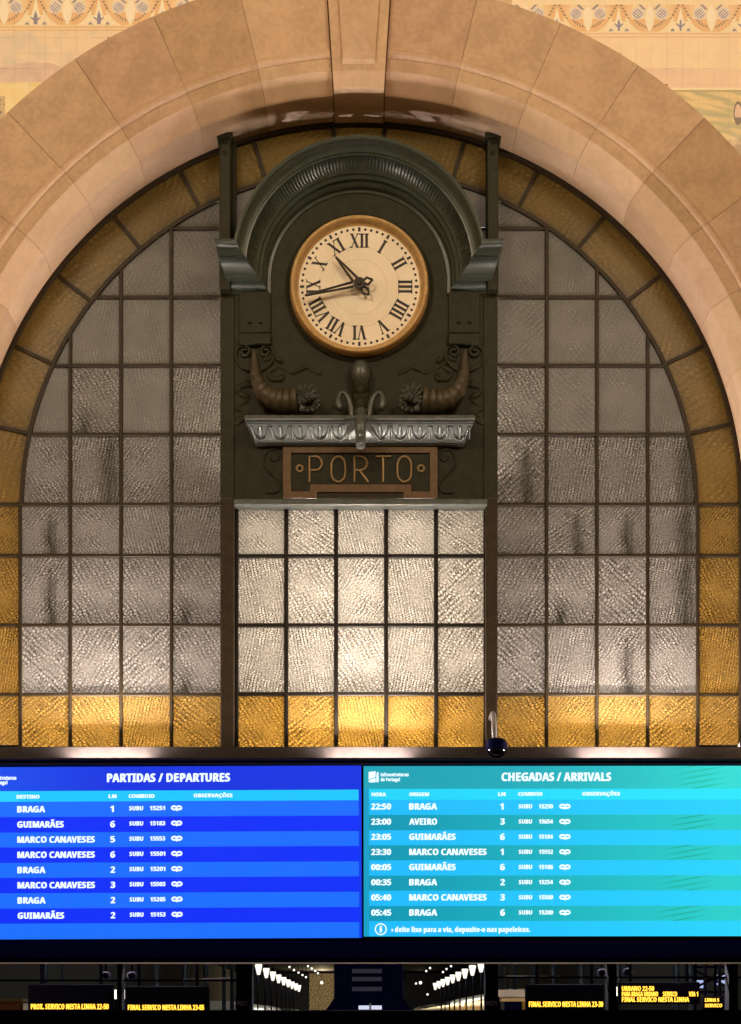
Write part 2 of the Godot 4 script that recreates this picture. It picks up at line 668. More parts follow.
# ---------------------------------------------------------------- painted tiles of the spandrels
func frieze(x: float, v: float) -> Color:
	# x from the leaf's middle (-31..31), v upwards from the foot of the frieze
	var ground := rgb(252, 232, 190)
	var orange := rgb(232, 176, 108)
	var brown := rgb(120, 70, 50)
	var violet := rgb(120, 108, 132)
	var ax := absf(x)
	if v > 27.0:
		return rgb(250, 226, 178)
	if ax < 4.6 * (1.0 - pow((v - 13.5) / 14.0, 2.0)):
		return rgb(255, 242, 212)
	var dm := Vector2(ax - 12.0, v - 18.0).length()
	if dm < 6.4:
		if dm > 5.0:
			return rgb(226, 212, 205)
		var q := absf(fmod(ax + v + 60.0, 3.2) - 1.6) < 0.5 or absf(fmod(ax - v + 60.0, 3.2) - 1.6) < 0.5
		return violet if q else rgb(244, 232, 224)
	var d := Vector2(ax, v - 22.0).length()
	if v < 13.0 and d < 23.5 and d > 9.0:
		var an := atan2(ax, 22.0 - v) * 57.3
		if absf(d - 17.5) < 1.2 and fmod(an + 3.0, 9.0) < 4.5:
			return brown
		return orange
	if v < 14.0 and d >= 23.5 and d < 26.0:
		return rgb(250, 230, 184)
	var du := 31.0 - ax
	if du < 1.2 and v > 1.0 and v < 13.0 - du * 3.0:
		return rgb(96, 92, 140)
	if du < 4.4 and absf(v - 4.5 - du * 0.8) < 1.3 - du * 0.12:
		return rgb(104, 100, 146)
	if absf(du - 8.0) < 3.0 - v * 0.8 and v > 0.6:
		return rgb(112, 106, 138)
	if v > 8.0 and du < (25.0 - v) * 0.24:
		return rgb(255, 242, 210)
	var dl := Vector2(ax, v - 18.0).length()
	if v > 10.0 and dl > 18.5:
		if absf(du - 2.6 - (26.0 - v) * 0.55) < 1.1 and fmod(v, 3.2) < 1.7:
			return brown
		return orange.lerp(rgb(242, 200, 140), smoothstep(5.0, 11.0, du))
	if v <= 10.0:
		return ground
	if absf(ax - 7.0 - (v - 24.0)) < 1.5 and v > 22.0:
		return violet
	return rgb(248, 222, 170)

func mural_left(px: float, py: float, n: FastNoiseLite) -> Color:
	if py < 25.0:
		return frieze(fposmod(px - 67.0 + 31.6, 63.2) - 31.6, 25.0 - py)
	if (py > 26.4 and py < 27.6) or (py > 29.6 and py < 30.6):
		return rgb(214, 166, 108)
	if py < 31.0:
		return rgb(242, 206, 146)
	var q := n.get_noise_2d(px * 2.0, py * 2.0)
	var hill := 61.0 + 5.0 * absf(px - 33.0) / 30.0 + 2.0 * n.get_noise_2d(px * 2.5, 3.0)
	if px < 4.5 and py > 96.0:
		return rgb(70, 52, 36) if q > -0.08 else rgb(180, 150, 90)
	if py > 82.0:
		return rgb(240, 206, 112).lerp(rgb(246, 222, 150), 0.5 + q)
	if py > hill:
		return rgb(202, 162, 146).lerp(rgb(220, 184, 160), 0.45 + 1.2 * q)
	return rgb(238, 206, 166).lerp(rgb(214, 192, 164), clampf(0.35 + 1.3 * q + (36.0 - px) * 0.008, 0, 1))

func mural_right(px: float, py: float, n: FastNoiseLite) -> Color:
	if py < 31.5:
		return frieze(fposmod(px - 649.5 + 30.9, 61.8) - 30.9, 31.5 - py)
	if (py > 33.0 and py < 34.0) or (py > 36.2 and py < 37.0):
		return rgb(222, 178, 122)
	if py < 37.5:
		return rgb(246, 214, 160)
	var q := n.get_noise_2d(px * 2.0, py * 2.0)
	if py < 69.0 + 1.5 * n.get_noise_2d(px * 3.0, 8.0):
		return rgb(246, 212, 168).lerp(rgb(252, 222, 170), clampf(0.5 + 1.5 * q, 0, 1))
	if py < 87.5:
		return rgb(232, 190, 162).lerp(rgb(244, 202, 162), clampf(0.3 + (px - 660.0) * 0.012 + q, 0, 1))
	if py < 90.0:
		return rgb(252, 232, 180)
	if py < 91.6:
		return rgb(166, 138, 76)
	var fig := Vector2((px - 738.0) / 4.6, (py - 113.0) / 12.0).length()
	if fig < 1.0:
		return rgb(74, 48, 34) if fig > 0.75 or (py > 117.0 and q > -0.2) else rgb(222, 182, 150)
	if px > 727.0 and py > 138.0:
		return rgb(150, 116, 70).lerp(rgb(226, 190, 130), clampf(0.5 + 2.0 * q, 0, 1))
	var st := n.get_noise_2d(px * 0.7 + py * 1.2, (py - px * 0.22) * 6.0)
	return rgb(226, 192, 112).lerp(rgb(168, 156, 92), clampf(0.25 + 1.7 * st + (py - 100.0) * 0.01, 0, 1))

func tiles() -> void:
	var zf := 0.765
	var n := noise(21, 0.02, 4)
	var cut := 2.6
	for s in [0, 1]:
		var hole := PackedVector2Array()
		for i in 121:
			var an := -PI / 2 - 0.05 + (PI + 0.1) * i / 120
			hole.append(Vector2(sin(an), cos(an)) * (4.927 if s == 0 else 4.852) + Vector2(0, YC))
		var x0 := -36.0 if s == 0 else 505.0
		var x1 := 215.0 if s == 0 else 790.0
		var y0 := -40.0
		var y1 := 135.0 if s == 0 else 180.0
		var w := int((x1 - x0) * cut)
		var h := int((y1 - y0) * cut)
		var f := func(x: int, y: int) -> Color:
			var c := mural_left(x0 + x / cut, y0 + y / cut, n) if s == 0 else mural_right(x0 + x / cut, y0 + y / cut, n)
			return c.lerp(Color(1, 0.985, 0.96), 0.34)
		var mt := mat(Color.WHITE, 0.28)
		mt.albedo_texture = tex(w, h, f)
		var a := P(x0, y1, zf)
		var b := P(x1, y0, zf)
		var rect := Rect2(a.x, a.y, b.x - a.x, b.y - a.y)
		var size := 15.55 / sc(zf)
		var rng := RandomNumberGenerator.new()
		rng.seed = 77 + s
		var gx := P(683.0 - 15.55 * 40.0, 53.0, zf)
		var i0 := ceili((a.x - gx.x) / size)
		var j0 := ceili((a.y - gx.y) / size)
		for i in range(i0, int(floor((b.x - gx.x) / size))):
			for j in range(j0, int(floor((b.y - gx.y) / size))):
				var q := Rect2(gx.x + i * size, gx.y + j * size, size, size).grow(-0.0006)
				var quad := PackedVector2Array([q.position, q.position + Vector2(q.size.x, 0), q.end, q.position + Vector2(0, q.size.y)])
				var m2 := q.get_center() - Vector2(0, YC)
				if m2.length() < 4.6:
					continue
				var pieces := [quad]
				if m2.length() < 5.2:
					pieces = Geometry2D.clip_polygons(quad, hole)
				for pc in pieces:
					if pc.size() < 3 or absf(area_of(pc)) < 0.0008:
						continue
					var g := Geo.new()
					g.poly(pc, 0.742, zf + rng.randf_range(-0.0012, 0.0012))
					g.planar(rect)
					part("tile", g, mt, M.wall)

func area_of(p: PackedVector2Array) -> float:
	var s := 0.0
	for i in p.size():
		s += p[i].cross(p[(i + 1) % p.size()])
	return s / 2.0

# ---------------------------------------------------------------- glazed screen
const ROWS := [229.0, 297.7, 366.0, 435.0, 505.0, 556.0, 625.5, 694.8, 746.5]
const COLS := [1.37, 1.875, 2.378, 2.885, 3.385]
const RING := [3.9, 16.0, 28.0, 40.2, 52.5, 65.0, 77.5, 90.0]

func row_y(py: float) -> float:
	return EYE + (HY - py) / 100.0

func glazing() -> void:
	var o := thing("window_1", Vector3(0, row_y(746.5), 0), "", "", "", "structure")
	var rng := RandomNumberGenerator.new()
	rng.seed = 5
	var inner := PackedVector2Array()
	for i in 97:
		var a := -PI / 2 + PI * i / 96
		inner.append(Vector2(3.352 * sin(a), YC + 3.352 * cos(a)))
	inner.append(Vector2(3.367, YC))
	inner.append(Vector2(3.367, 4.0))
	inner.append(Vector2(-3.367, 4.0))
	inner.append(Vector2(-3.367, YC))
	var ys := [YC + 3.42]
	for r in ROWS:
		ys.append(row_y(r))
	ys[9] = EYE + 2.63
	# stained panes of the photograph: side (0 left, 1 right), column from the post, row
	var stains := {"0,2,3": 1, "0,3,5": 0, "0,3,6": 0, "0,0,6": 1, "0,0,7": 1, "1,2,5": 0, "1,1,6": 1, "1,3,5": 2, "1,3,6": 2, "0,2,4": 2, "1,3,4": 2, "1,2,7": 0, "1,0,6": -1, "1,1,5": 3, "1,0,4": 3}
	var pane := func(rect: Rect2, mt: Material, fx: bool, fy: bool, label: String) -> void:
		var q := PackedVector2Array([rect.position, rect.position + Vector2(rect.size.x, 0), rect.end, rect.position + Vector2(0, rect.size.y)])
		for pc in Geometry2D.intersect_polygons(q, inner):
			if absf(area_of(pc)) < 0.002:
				continue
			var g := Geo.new()
			g.poly(pc, -0.01, -0.002)
			g.planar(rect, fx, fy)
			var p := part("pane", g, mt, o)
			if label: tag(p, label)
	for s in [0, 1]:
		for c in 4:
			for r in ys.size() - 1:
				var xa: float = COLS[c] + 0.016
				var xb: float = COLS[c + 1] - 0.016
				var rect := Rect2(xa if s else -xb, ys[r + 1] + 0.016, xb - xa, ys[r] - ys[r + 1] - 0.032)
				var v := rng.randi() % 4
				var fx := rng.randf() < 0.5
				var fy := rng.randf() < 0.4
				var key := "%d,%d,%d" % [s, c, r]
				if r == 8:
					pane.call(rect, M.ochre[v], fx, fy, "yellow glass")
				elif stains.has(key) and stains[key] >= 0:
					pane.call(rect, M.glass_stained[stains[key]], false, false, "grey glass with a dark streak of dirt")
				else:
					pane.call(rect, M.glass_unlit[v] if r < 3 or (r == 3 and c != 0) else M.glass[v], fx, fy, "")  # upper rows take the texture toned for little backlight
	var mid := [-1.37, -0.87, -0.37, 0.37, 0.87, 1.37]
	for c in 5:
		for r in 3:
			var rect := Rect2(mid[c] + 0.016, ys[r + 1] + 0.016, mid[c + 1] - mid[c] - 0.032, ys[r] - ys[r + 1] - 0.032)
			pane.call(rect, M.glass_unlit[(c + r) % 4], false, false, "")
	# ochre ring
	for s in [-1, 1]:
		for k in RING.size() - 1:
			ring_pane(o, s * (RING[k] + 0.27), s * (RING[k + 1] - 0.27), M.ochre_faint[(k + (2 if s > 0 else 0)) % 4])
		for r in range(4, 8):
			var ya: float = row_y(ROWS[r + 1]) + 0.016
			var yb: float = row_y(ROWS[r]) - 0.016
			var g := Geo.new()
			g.box(Vector3(minf(s * 3.403, s * 3.805), ya, -0.01), Vector3(maxf(s * 3.403, s * 3.805), yb, -0.002))
			g.planar(Rect2(minf(s * 3.403, s * 3.805), ya, 0.4, yb - ya))
			tag(part("pane", g, M.ochre[r % 4], o), "yellow glass")
	ring_pane(o, -3.6, 3.6, M.ochre_faint[0])
	# bars
	var b := func(lo: Vector3, hi: Vector3) -> void:
		var g := Geo.new()
		g.box(lo, hi, 0.006)
		part("glazing_bar", g, M.green_bar, o)
	for s in [-1, 1]:
		for c in range(1, 5):
			var x: float = COLS[c] * s
			var top := YC if c == 4 else YC + sqrt(3.37 * 3.37 - x * x)
			b.call(Vector3(x - 0.017, ys[9], -0.03), Vector3(x + 0.017, top, 0.03))
		for r in ROWS.size() - 1:
			var y: float = row_y(ROWS[r])
			var xo := 3.81 if r >= 4 else sqrt(3.37 * 3.37 - pow(y - YC, 2.0))
			b.call(Vector3(minf(s * 1.3, s * xo), y - 0.016, -0.028), Vector3(maxf(s * 1.3, s * xo), y + 0.016, 0.026))
		for k in RING.size() - 1:
			var a := deg_to_rad(s * RING[k])
			var d := Vector3(sin(a), cos(a), 0)
			var p := Vector3(cos(a), -sin(a), 0) * 0.017
			var c0 := Vector3(0, YC, 0)
			var g := Geo.new()
			var sect := func(r: float) -> PackedVector3Array:
				return PackedVector3Array([c0 + d * r - p + Vector3(0, 0, -0.028), c0 + d * r + p + Vector3(0, 0, -0.028), c0 + d * r + p + Vector3(0, 0, 0.026), c0 + d * r - p + Vector3(0, 0, 0.026)])
			g.sweep([sect.call(3.36), sect.call(3.81)])
			part("glazing_bar", g, M.green_bar, o)
	for q in [[3.353, 3.39, 0.034, "arched_bar"], [3.795, 3.829, 0.07, "arched_frame"]]:
		var g := Geo.new()
		var rows := []
		for i in 97:
			var a := -PI / 2 + PI * i / 96
			var row := PackedVector3Array()
			for p in [[q[0], -0.03], [q[1], -0.03], [q[1], q[2]], [q[0], q[2]]]:
				row.append(Vector3(p[0] * sin(a), YC + p[0] * cos(a), p[1]))
			rows.append(row)
		g.sweep(rows)
		part(q[3], g, M.green_bar, o, 25)
	for s in [-1, 1]:
		b.call(Vector3(minf(s * 3.795, s * 3.829), 3.6, -0.03), Vector3(maxf(s * 3.795, s * 3.829), YC, 0.07))
	# posts: deep above the clock, flat in front beside the lower window
	for s in [-1, 1]:
		var x0 := -1.375 if s < 0 else 1.265
		var g := Geo.new()
		g.box(Vector3(x0, row_y(300), 0.0), Vector3(x0 + 0.11, row_y(146), 0.3), 0.008)
		g.box(Vector3(x0 if s > 0 else x0 + 0.10, row_y(300), 0.0), Vector3(x0 + 0.01 if s > 0 else x0 + 0.155, row_y(150), 0.16), 0.004)
		g.box(Vector3(x0 - 0.025, row_y(151.5), 0.02), Vector3(x0 + 0.135, row_y(146.3), 0.325), 0.006)
		var post := part("post", g, M.green, o)
		for py in [155, 166]:
			var bt := Geo.new()
			bt.lathe(Vector3(x0 + 0.055, row_y(py), 0.3), PackedVector2Array([Vector2(0, -0.01), Vector2(0.022, -0.01), Vector2(0.022, 0.008), Vector2(0.012, 0.018), Vector2(0, 0.02)]), 10, "z")
			part("bolt", bt, M.green, post)
		g = Geo.new()
		g.box(Vector3(-1.375 if s < 0 else 1.255, row_y(750), -0.9), Vector3(-1.238 if s < 0 else 1.375, row_y(488), 0.165), 0.008)  # unseen rear depth added to keep the glow off the side panes
		part("post", g, M.green_bar, o)
	# the white window below the clock
	var w := thing("window_2", Vector3(0, row_y(746.5), 0.05), "", "", "", "structure")
	var xs := [-1.222, -0.725, -0.228, 0.27, 0.767, 1.262]
	var wy := [row_y(506.0), row_y(557.5), row_y(626.5), row_y(695.0), EYE + 2.63]
	for c in 5:
		for r in 4:
			var g := Geo.new()
			var lo := Vector3(xs[c] + 0.018, wy[r + 1] + 0.016, 0.03)
			var hi := Vector3(xs[c + 1] - 0.018, wy[r] - 0.016, 0.038)
			g.box(lo, hi)
			g.planar(Rect2(lo.x, lo.y, hi.x - lo.x, hi.y - lo.y), rng.randf() < 0.4, rng.randf() < 0.4)
			if r == 3:
				tag(part("pane", g, M.ochre[rng.randi() % 4], w), "yellow glass")
			else:
				part("pane", g, M.glass[rng.randi() % 4], w)
	for c in 6:
		var g := Geo.new()
		g.box(Vector3(xs[c] - 0.02, wy[4], 0.0), Vector3(xs[c] + 0.02, wy[0] + 0.02, 0.085), 0.006)
		part("glazing_bar", g, M.dark_bar, w)
	for r in 5:
		var g := Geo.new()
		g.box(Vector3(xs[0], wy[r] - 0.018, 0.004), Vector3(xs[5], wy[r] + 0.018, 0.08), 0.006)
		part("glazing_bar", g, M.dark_bar, w)
	var g2 := Geo.new()
	var h0 := P(233.5, 505.2, 0.24)
	var h1 := P(487.5, 498.4, 0.24)
	g2.box(Vector3(h0.x, h0.y, 0.02), Vector3(h1.x, h1.y, 0.24), 0.012)
	part("header", g2, M.iron, w)

func ring_pane(o: Node, a0: float, a1: float, mt: Material) -> void:
	var pts := PackedVector2Array()
	for i in 7:
		var a := deg_to_rad(lerpf(a0, a1, i / 6.0))
		pts.append(Vector2(3.392 * sin(a), YC + 3.392 * cos(a)))
	for i in 7:
		var a := deg_to_rad(lerpf(a1, a0, i / 6.0))
		pts.append(Vector2(3.797 * sin(a), YC + 3.797 * cos(a)))
	var g := Geo.new()
	g.poly(pts, -0.01, -0.002)
	var c := Vector2(sin(deg_to_rad((a0 + a1) / 2)), cos(deg_to_rad((a0 + a1) / 2))) * 3.6 + Vector2(0, YC)
	g.planar(Rect2(c.x - 0.45, c.y - 0.45, 0.9, 0.9))
	tag(part("ring_pane", g, mt, o), "ochre glass of the arched border")

# ---------------------------------------------------------------- clock case
const HC := 10.31   # centre height of the hood
const HOOD := [[0.86, 0.13], [0.875, 0.165], [0.905, 0.175], [0.905, 0.20], [0.925, 0.235], [0.95, 0.255], [0.955, 0.30], [0.985, 0.32], [0.995, 0.345], [1.01, 0.352], [1.045, 0.39], [1.075, 0.43], [1.095, 0.475], [1.102, 0.515], [1.118, 0.52], [1.118, 0.545], [1.145, 0.555], [1.178, 0.575], [1.197, 0.605], [1.202, 0.64], [1.19, 0.665], [1.205, 0.68], [1.225, 0.675], [1.225, 0.13]]

func spiral(c: Vector3, r0: float, turns: float, a0: float, dir: float, tail: Array) -> Array:
	var pts := tail.duplicate()
	for i in 22:
		var k := i / 21.0
		var a := a0 + dir * k * turns * TAU
		pts.append(c + Vector3(cos(a), sin(a), 0) * r0 * (1.0 - 0.78 * k))
	return pts

func curve(pts: Array, steps := 6) -> Array:
	var out := []
	for i in pts.size() - 1:
		var a: Vector3 = pts[maxi(i - 1, 0)]
		var b: Vector3 = pts[i]
		var c: Vector3 = pts[i + 1]
		var d: Vector3 = pts[mini(i + 2, pts.size() - 1)]
		for k in steps:
			out.append(b.cubic_interpolate(c, a, d, float(k) / steps))
	out.append(pts[-1])
	return out

func clock_case() -> void:
	var o := thing("clock_case", Vector3(0, row_y(498), 0.03), "dark green cast iron clock surround with arched hood and cornucopias", "clock case")
	var g := Geo.new()
	var pts := PackedVector2Array([Vector2(-1.252, row_y(503)), Vector2(1.252, row_y(503)), Vector2(1.252, 10.2), Vector2(0.98, 10.2)])
	for i in 41:
		var a := PI * i / 40
		pts.append(Vector2(0.98 * cos(a), HC + 0.98 * sin(a)))
	pts.append(Vector2(-0.98, 10.2))
	pts.append(Vector2(-1.252, 10.2))
	g.poly(pts, -0.001, 0.15)
	part("back_panel", g, M.green, o)
	for s in [-1, 1]:
		g = Geo.new()
		g.box(Vector3(-1.375 if s < 0 else 1.235, row_y(503), -0.001), Vector3(-1.235 if s < 0 else 1.375, 10.19, 0.168), 0.006)
		part("side_stile", g, M.green, o)
	# hood
	g = Geo.new()
	var flat := PackedVector2Array()
	for p in HOOD:
		flat.append(Vector2(p[0], p[1]))
	var rows := []
	var mitre := func(s: float, k: int) -> Vector3:
		var r: float = HOOD[k][0]
		var y := 10.18 + (r - 0.875)
		var x := r if y < HC else sqrt(r * r - (y - HC) * (y - HC))
		return Vector3(s * x, y, HOOD[k][1])
	var n := 200
	for i in range(-1, n + 2):
		var a := PI * clampi(i, 0, n) / n
		var side := 1.0 if i < n / 2 else -1.0
		var row := PackedVector3Array()
		for k in HOOD.size():
			var p: Array = HOOD[k]
			var foot: Vector3 = mitre.call(side, k)
			var dz := -0.007 if (absi(i) % 2 == 1 and k >= 10 and k <= 12) else 0.0
			var q := Vector3((p[0] - dz) * cos(a), HC + (p[0] - dz) * sin(a), p[1] + dz)
			row.append(foot if i < 0 or i > n or q.y < foot.y else q)
		rows.append(row)
	g.sweep(rows, false, flat)
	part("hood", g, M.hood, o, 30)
	for s in [-1, 1]:
		g = Geo.new()
		var a := PackedVector3Array()
		var b := PackedVector3Array()
		for p in HOOD:
			var v: float = p[0] - 0.875
			var ft: Vector3 = mitre.call(float(s), a.size())
			a.append(ft)
			b.append(Vector3(s * (1.275 + 0.125 * v / 0.35), 10.18 + v, p[1]))
		g.sweep([a, b], false, flat)
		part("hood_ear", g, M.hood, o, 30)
		# pilaster, its studs, block and volutes under the ear
		var X := func(px: float, py: float, z: float) -> Vector3:
			var q := P(px, py, z)
			return q if s < 0 else Vector3(-q.x + 0.012, q.y, q.z)
		g = Geo.new()
		var p0: Vector3 = X.call(239.0, 333.0, 0.175)
		var p1: Vector3 = X.call(271.0, 292.0, 0.175)
		g.box(Vector3(minf(p0.x, p1.x), p0.y, 0.14), Vector3(maxf(p0.x, p1.x), p1.y, 0.175), 0.008)
		part("pilaster", g, M.green, o)
		for px in [249.5, 260.5]:
			g = Geo.new()
			g.ball(X.call(px, 322.5, 0.178), Vector3(0.022, 0.014, 0.018))
			part("stud", g, M.green, o)
		g = Geo.new()
		p0 = X.call(239.0, 344.5, 0.21)
		p1 = X.call(271.0, 333.0, 0.21)
		g.box(Vector3(minf(p0.x, p1.x), p0.y, 0.14), Vector3(maxf(p0.x, p1.x), p1.y, 0.215), 0.01)
		part("block", g, M.green, o)
		g = Geo.new()
		var u := curve([X.call(246, 346, 0.165), X.call(238, 348, 0.165), X.call(236, 357, 0.165), X.call(242, 367, 0.165), X.call(254.5, 371, 0.165), X.call(267, 367, 0.165), X.call(273.5, 357, 0.165), X.call(271.5, 348, 0.165), X.call(264, 346, 0.165)])
		g.tube(u, [0.016], 6)
		g.tube(spiral(X.call(244.5, 351.5, 0.175), 0.055, 1.2, PI / 2, float(s), []), [0.017], 6)
		g.tube(spiral(X.call(265.5, 351.5, 0.175), 0.055, 1.2, PI / 2, float(-s), []), [0.017], 6)
		part("volute", g, M.green, o)
		# horn
		g = Geo.new()
		var path := curve([X.call(254, 350, 0.20), X.call(254.5, 360, 0.22), X.call(255, 371, 0.25), X.call(258, 383, 0.285), X.call(264, 393.5, 0.31), X.call(274, 400, 0.325), X.call(285, 401.5, 0.33), X.call(297, 400.5, 0.335)], 8)
		var rad := []
		for i in path.size():
			var k: float = i / float(path.size() - 1)
			var rib := pow(absf(sin(k * PI * 11.0)), 0.5)
			rad.append((0.02 + 0.125 * pow(k, 1.05)) * (0.80 + 0.20 * rib))
		rad[-1] = rad[-1] * 1.12
		g.tube(path, rad, 14)
		var horn := part("cornucopia", g, M.horn, o, 50)
		g = Geo.new()
		var rng := RandomNumberGenerator.new()
		rng.seed = 11
		for i in 46:
			var an := rng.randf() * TAU
			var rr := sqrt(rng.randf()) * 14.5
			var px := 301.0 + rng.randf() * 17.0
			var k := 1.0 - 0.35 * (px - 301.0) / 17.0
			var c: Vector3 = X.call(px, 400.0 + sin(an) * rr * k, 0.335 + cos(an) * rr * k * 0.0085)
			var q := rng.randf_range(0.018, 0.042)
			g.ball(c, Vector3(q, q * rng.randf_range(0.7, 1.1), q), 8)
		for i in 9:
			var an := -0.4 + i * 0.5
			var c0: Vector3 = X.call(306, 399, 0.34)
			var d: Vector3 = X.call(306 + 15.0 * cos(an), 399 - 17.0 * sin(an), 0.36)
			g.tube([c0, c0.lerp(d, 0.6) + Vector3(0, 0, 0.03), d], [0.02, 0.024, 0.004], 5)
		part("fruit_and_leaves", g, M.iron, horn, 50)
		# ribbons in low relief
		for rb in [[[[262, 361], [272, 357], [280, 360], [277, 366], [268, 372], [272, 379], [280, 379], [284, 374]], 0.026], [[[272, 362], [284, 369], [292, 373], [300, 370], [307, 367], [313, 371], [321, 374]], 0.022], [[[256, 384], [246, 384], [238, 388], [241, 394], [249, 398], [243, 403], [236, 408], [243, 412], [248, 416], [239, 420], [234, 424]], 0.028]]:
			var way := []
			for q in rb[0]:
				way.append(X.call(q[0], q[1], 0.155 + 0.012 * sin(q[0] * 0.9)))
			way = curve(way, 5)
			var rw := []
			for i in way.size():
				rw.append(rb[1] * (0.75 + 0.5 * absf(sin(i * 0.45))))
			g = Geo.new()
			g.tube(way, rw, 6, 0.55)
			part("ribbon", g, M.green, o, 60)
		# S scroll beside the name plate
		g = Geo.new()
		var sp := curve([X.call(266, 492.5, 0.158), X.call(276, 492, 0.158), X.call(280, 486, 0.158), X.call(276, 478, 0.158), X.call(268, 471, 0.158), X.call(264, 464, 0.158), X.call(265, 456, 0.158)], 5)
		sp.append_array(spiral(X.call(273.5, 456.5, 0.158), 0.085, 1.1, PI if s < 0 else 0.0, float(s), []))
		g.tube(sp, [0.012], 6)
		part("scroll", g, M.green, o)
	cornice(o)
	cartouche(o)
	name_plate(o)

func cornice(o: Node) -> void:
	var yb := EYE + 5.668
	var prof := [[0.0, 0.17], [0.0, 0.215], [0.018, 0.225], [0.02, 0.25], [0.045, 0.262], [0.08, 0.30], [0.11, 0.35], [0.132, 0.405], [0.14, 0.435], [0.152, 0.44], [0.152, 0.462], [0.172, 0.466], [0.172, 0.49], [0.182, 0.498], [0.21, 0.50], [0.21, 0.14], [0.0, 0.14]]
	var flat := PackedVector2Array()
	var a := PackedVector3Array()
	var b := PackedVector3Array()
	for p in prof:
		flat.append(Vector2(p[0], p[1]))
		var w: float = 1.025 + 0.10 * clampf((p[1] - 0.215) / 0.285, 0, 1)
		if p[1] < 0.2: w = 1.025 if p[0] < 0.1 else 1.125
		a.append(Vector3(-w + 0.01, yb + p[0], p[1]))
		b.append(Vector3(w + 0.01, yb + p[0], p[1]))
	var g := Geo.new()
	g.sweep([a, b], false, flat)
	var c := part("cornice", g, M.iron, o, 25)
	# leaf ornament, one leaf each
	g = Geo.new()
	var at := func(x: float, k: float) -> Vector3:  # k from the foot (0) to the top (1) of the curved face
		var q := clampf(k, 0.0, 1.0)
		return Vector3(x, yb + 0.035 + 0.10 * q, 0.258 + 0.165 * pow(q, 1.15))
	var arc := []
	for i in 13:
		var an := PI * i / 12.0
		arc.append(at.call(0.082 * cos(an), 0.92 - 0.86 * sin(an)) + Vector3(0, -0.006, 0.006))
	g.tube(arc, [0.0085], 6)
	g.tube([at.call(0, 0.92), at.call(0, 0.5), at.call(0, 0.16)], [0.012, 0.03, 0.006], 8, 0.7)
	g.tube([at.call(0.098, 0.95), at.call(0.098, 0.45), at.call(0.098, 0.1)], [0.004, 0.009, 0.012], 6)
	var lm := g.mesh(Vector3.ZERO, 50)
	for k in 11:
		var x := -0.98 + k * 0.196
		if absf(x) < 0.06: continue
		put("leaf", lm, M.iron, c, Vector3(x + 0.01, 0, 0) - org[c])

func cartouche(o: Node) -> void:
	var g := Geo.new()
	g.ball(P(360.5, 372.5, 0.24), Vector3(0.088, 0.12, 0.07), 20)
	var body := part("cartouche", g, M.iron, o, 60)
	g = Geo.new()
	var rim := []
	for i in 25:
		var a := TAU * i / 24
		rim.append(P(360.5, 372.5, 0.255) + Vector3(0.087 * cos(a), 0.118 * sin(a), 0))
	g.tube(rim, [0.016], 6)
	part("rim", g, M.green, body, 60)
	g = Geo.new()
	g.ball(P(360.5, 391, 0.28), Vector3(0.072, 0.075, 0.07), 16)
	g.ball(P(360.5, 406, 0.33), Vector3(0.078, 0.10, 0.09), 16)
	g.tube(curve([P(360.5, 383, 0.24), P(360.5, 395, 0.27), P(360.5, 412, 0.34), P(360.5, 425, 0.4)]), [0.085], 12, 0.7)
	part("body", g, M.green, body, 60)
	g = Geo.new()
	g.tube(curve([P(360.5, 410, 0.40), P(360.5, 420, 0.49), P(360.5, 432, 0.505), P(360.5, 443, 0.49), P(360.5, 449, 0.46)]), [0.055, 0.056, 0.056, 0.056, 0.056, 0.056, 0.056, 0.055, 0.055, 0.054, 0.054, 0.053, 0.053, 0.052, 0.052, 0.051, 0.051, 0.05, 0.048, 0.046, 0.045, 0.044, 0.042, 0.038, 0.024], 10, 0.6)
	part("tongue", g, M.iron, body, 60)
	for py in [422.0, 433.0, 441.5]:
		g = Geo.new()
		g.ball(P(360.5, py, 0.525), Vector3(0.03, 0.032, 0.03), 12)
		part("bead", g, M.iron, body, 60)
	for s in [-1, 1]:
		g = Geo.new()
		var way := curve([P(360.5 + s * 8.0, 421, 0.36), P(360.5 + s * 9.5, 408, 0.34), P(360.5 + s * 13.0, 397, 0.33), P(360.5 + s * 18.5, 392.5, 0.33), P(360.5 + s * 22.0, 397, 0.34), P(360.5 + s * 22.0, 405, 0.35), P(360.5 + s * 19.5, 410, 0.36)], 5)
		g.tube(way, [0.03, 0.032, 0.034, 0.035, 0.035, 0.034, 0.033, 0.032, 0.031, 0.03, 0.028, 0.026, 0.024, 0.023, 0.022, 0.022, 0.022, 0.023, 0.024, 0.026, 0.029, 0.032, 0.035, 0.037, 0.038, 0.038, 0.037, 0.036, 0.032, 0.026, 0.016], 8)
		part("handle", g, M.iron, body, 60)
		g = Geo.new()
		g.tube(curve([P(360.5 + s * 6.0, 424, 0.5), P(360.5 + s * 11.0, 430, 0.49), P(360.5 + s * 15.0, 436, 0.45), P(360.5 + s * 19.5, 440.5, 0.41)], 4), [0.034, 0.033, 0.032, 0.031, 0.03, 0.028, 0.026, 0.024, 0.022, 0.02, 0.018, 0.014, 0.008], 8)
		part("leg", g, M.iron, body, 60)

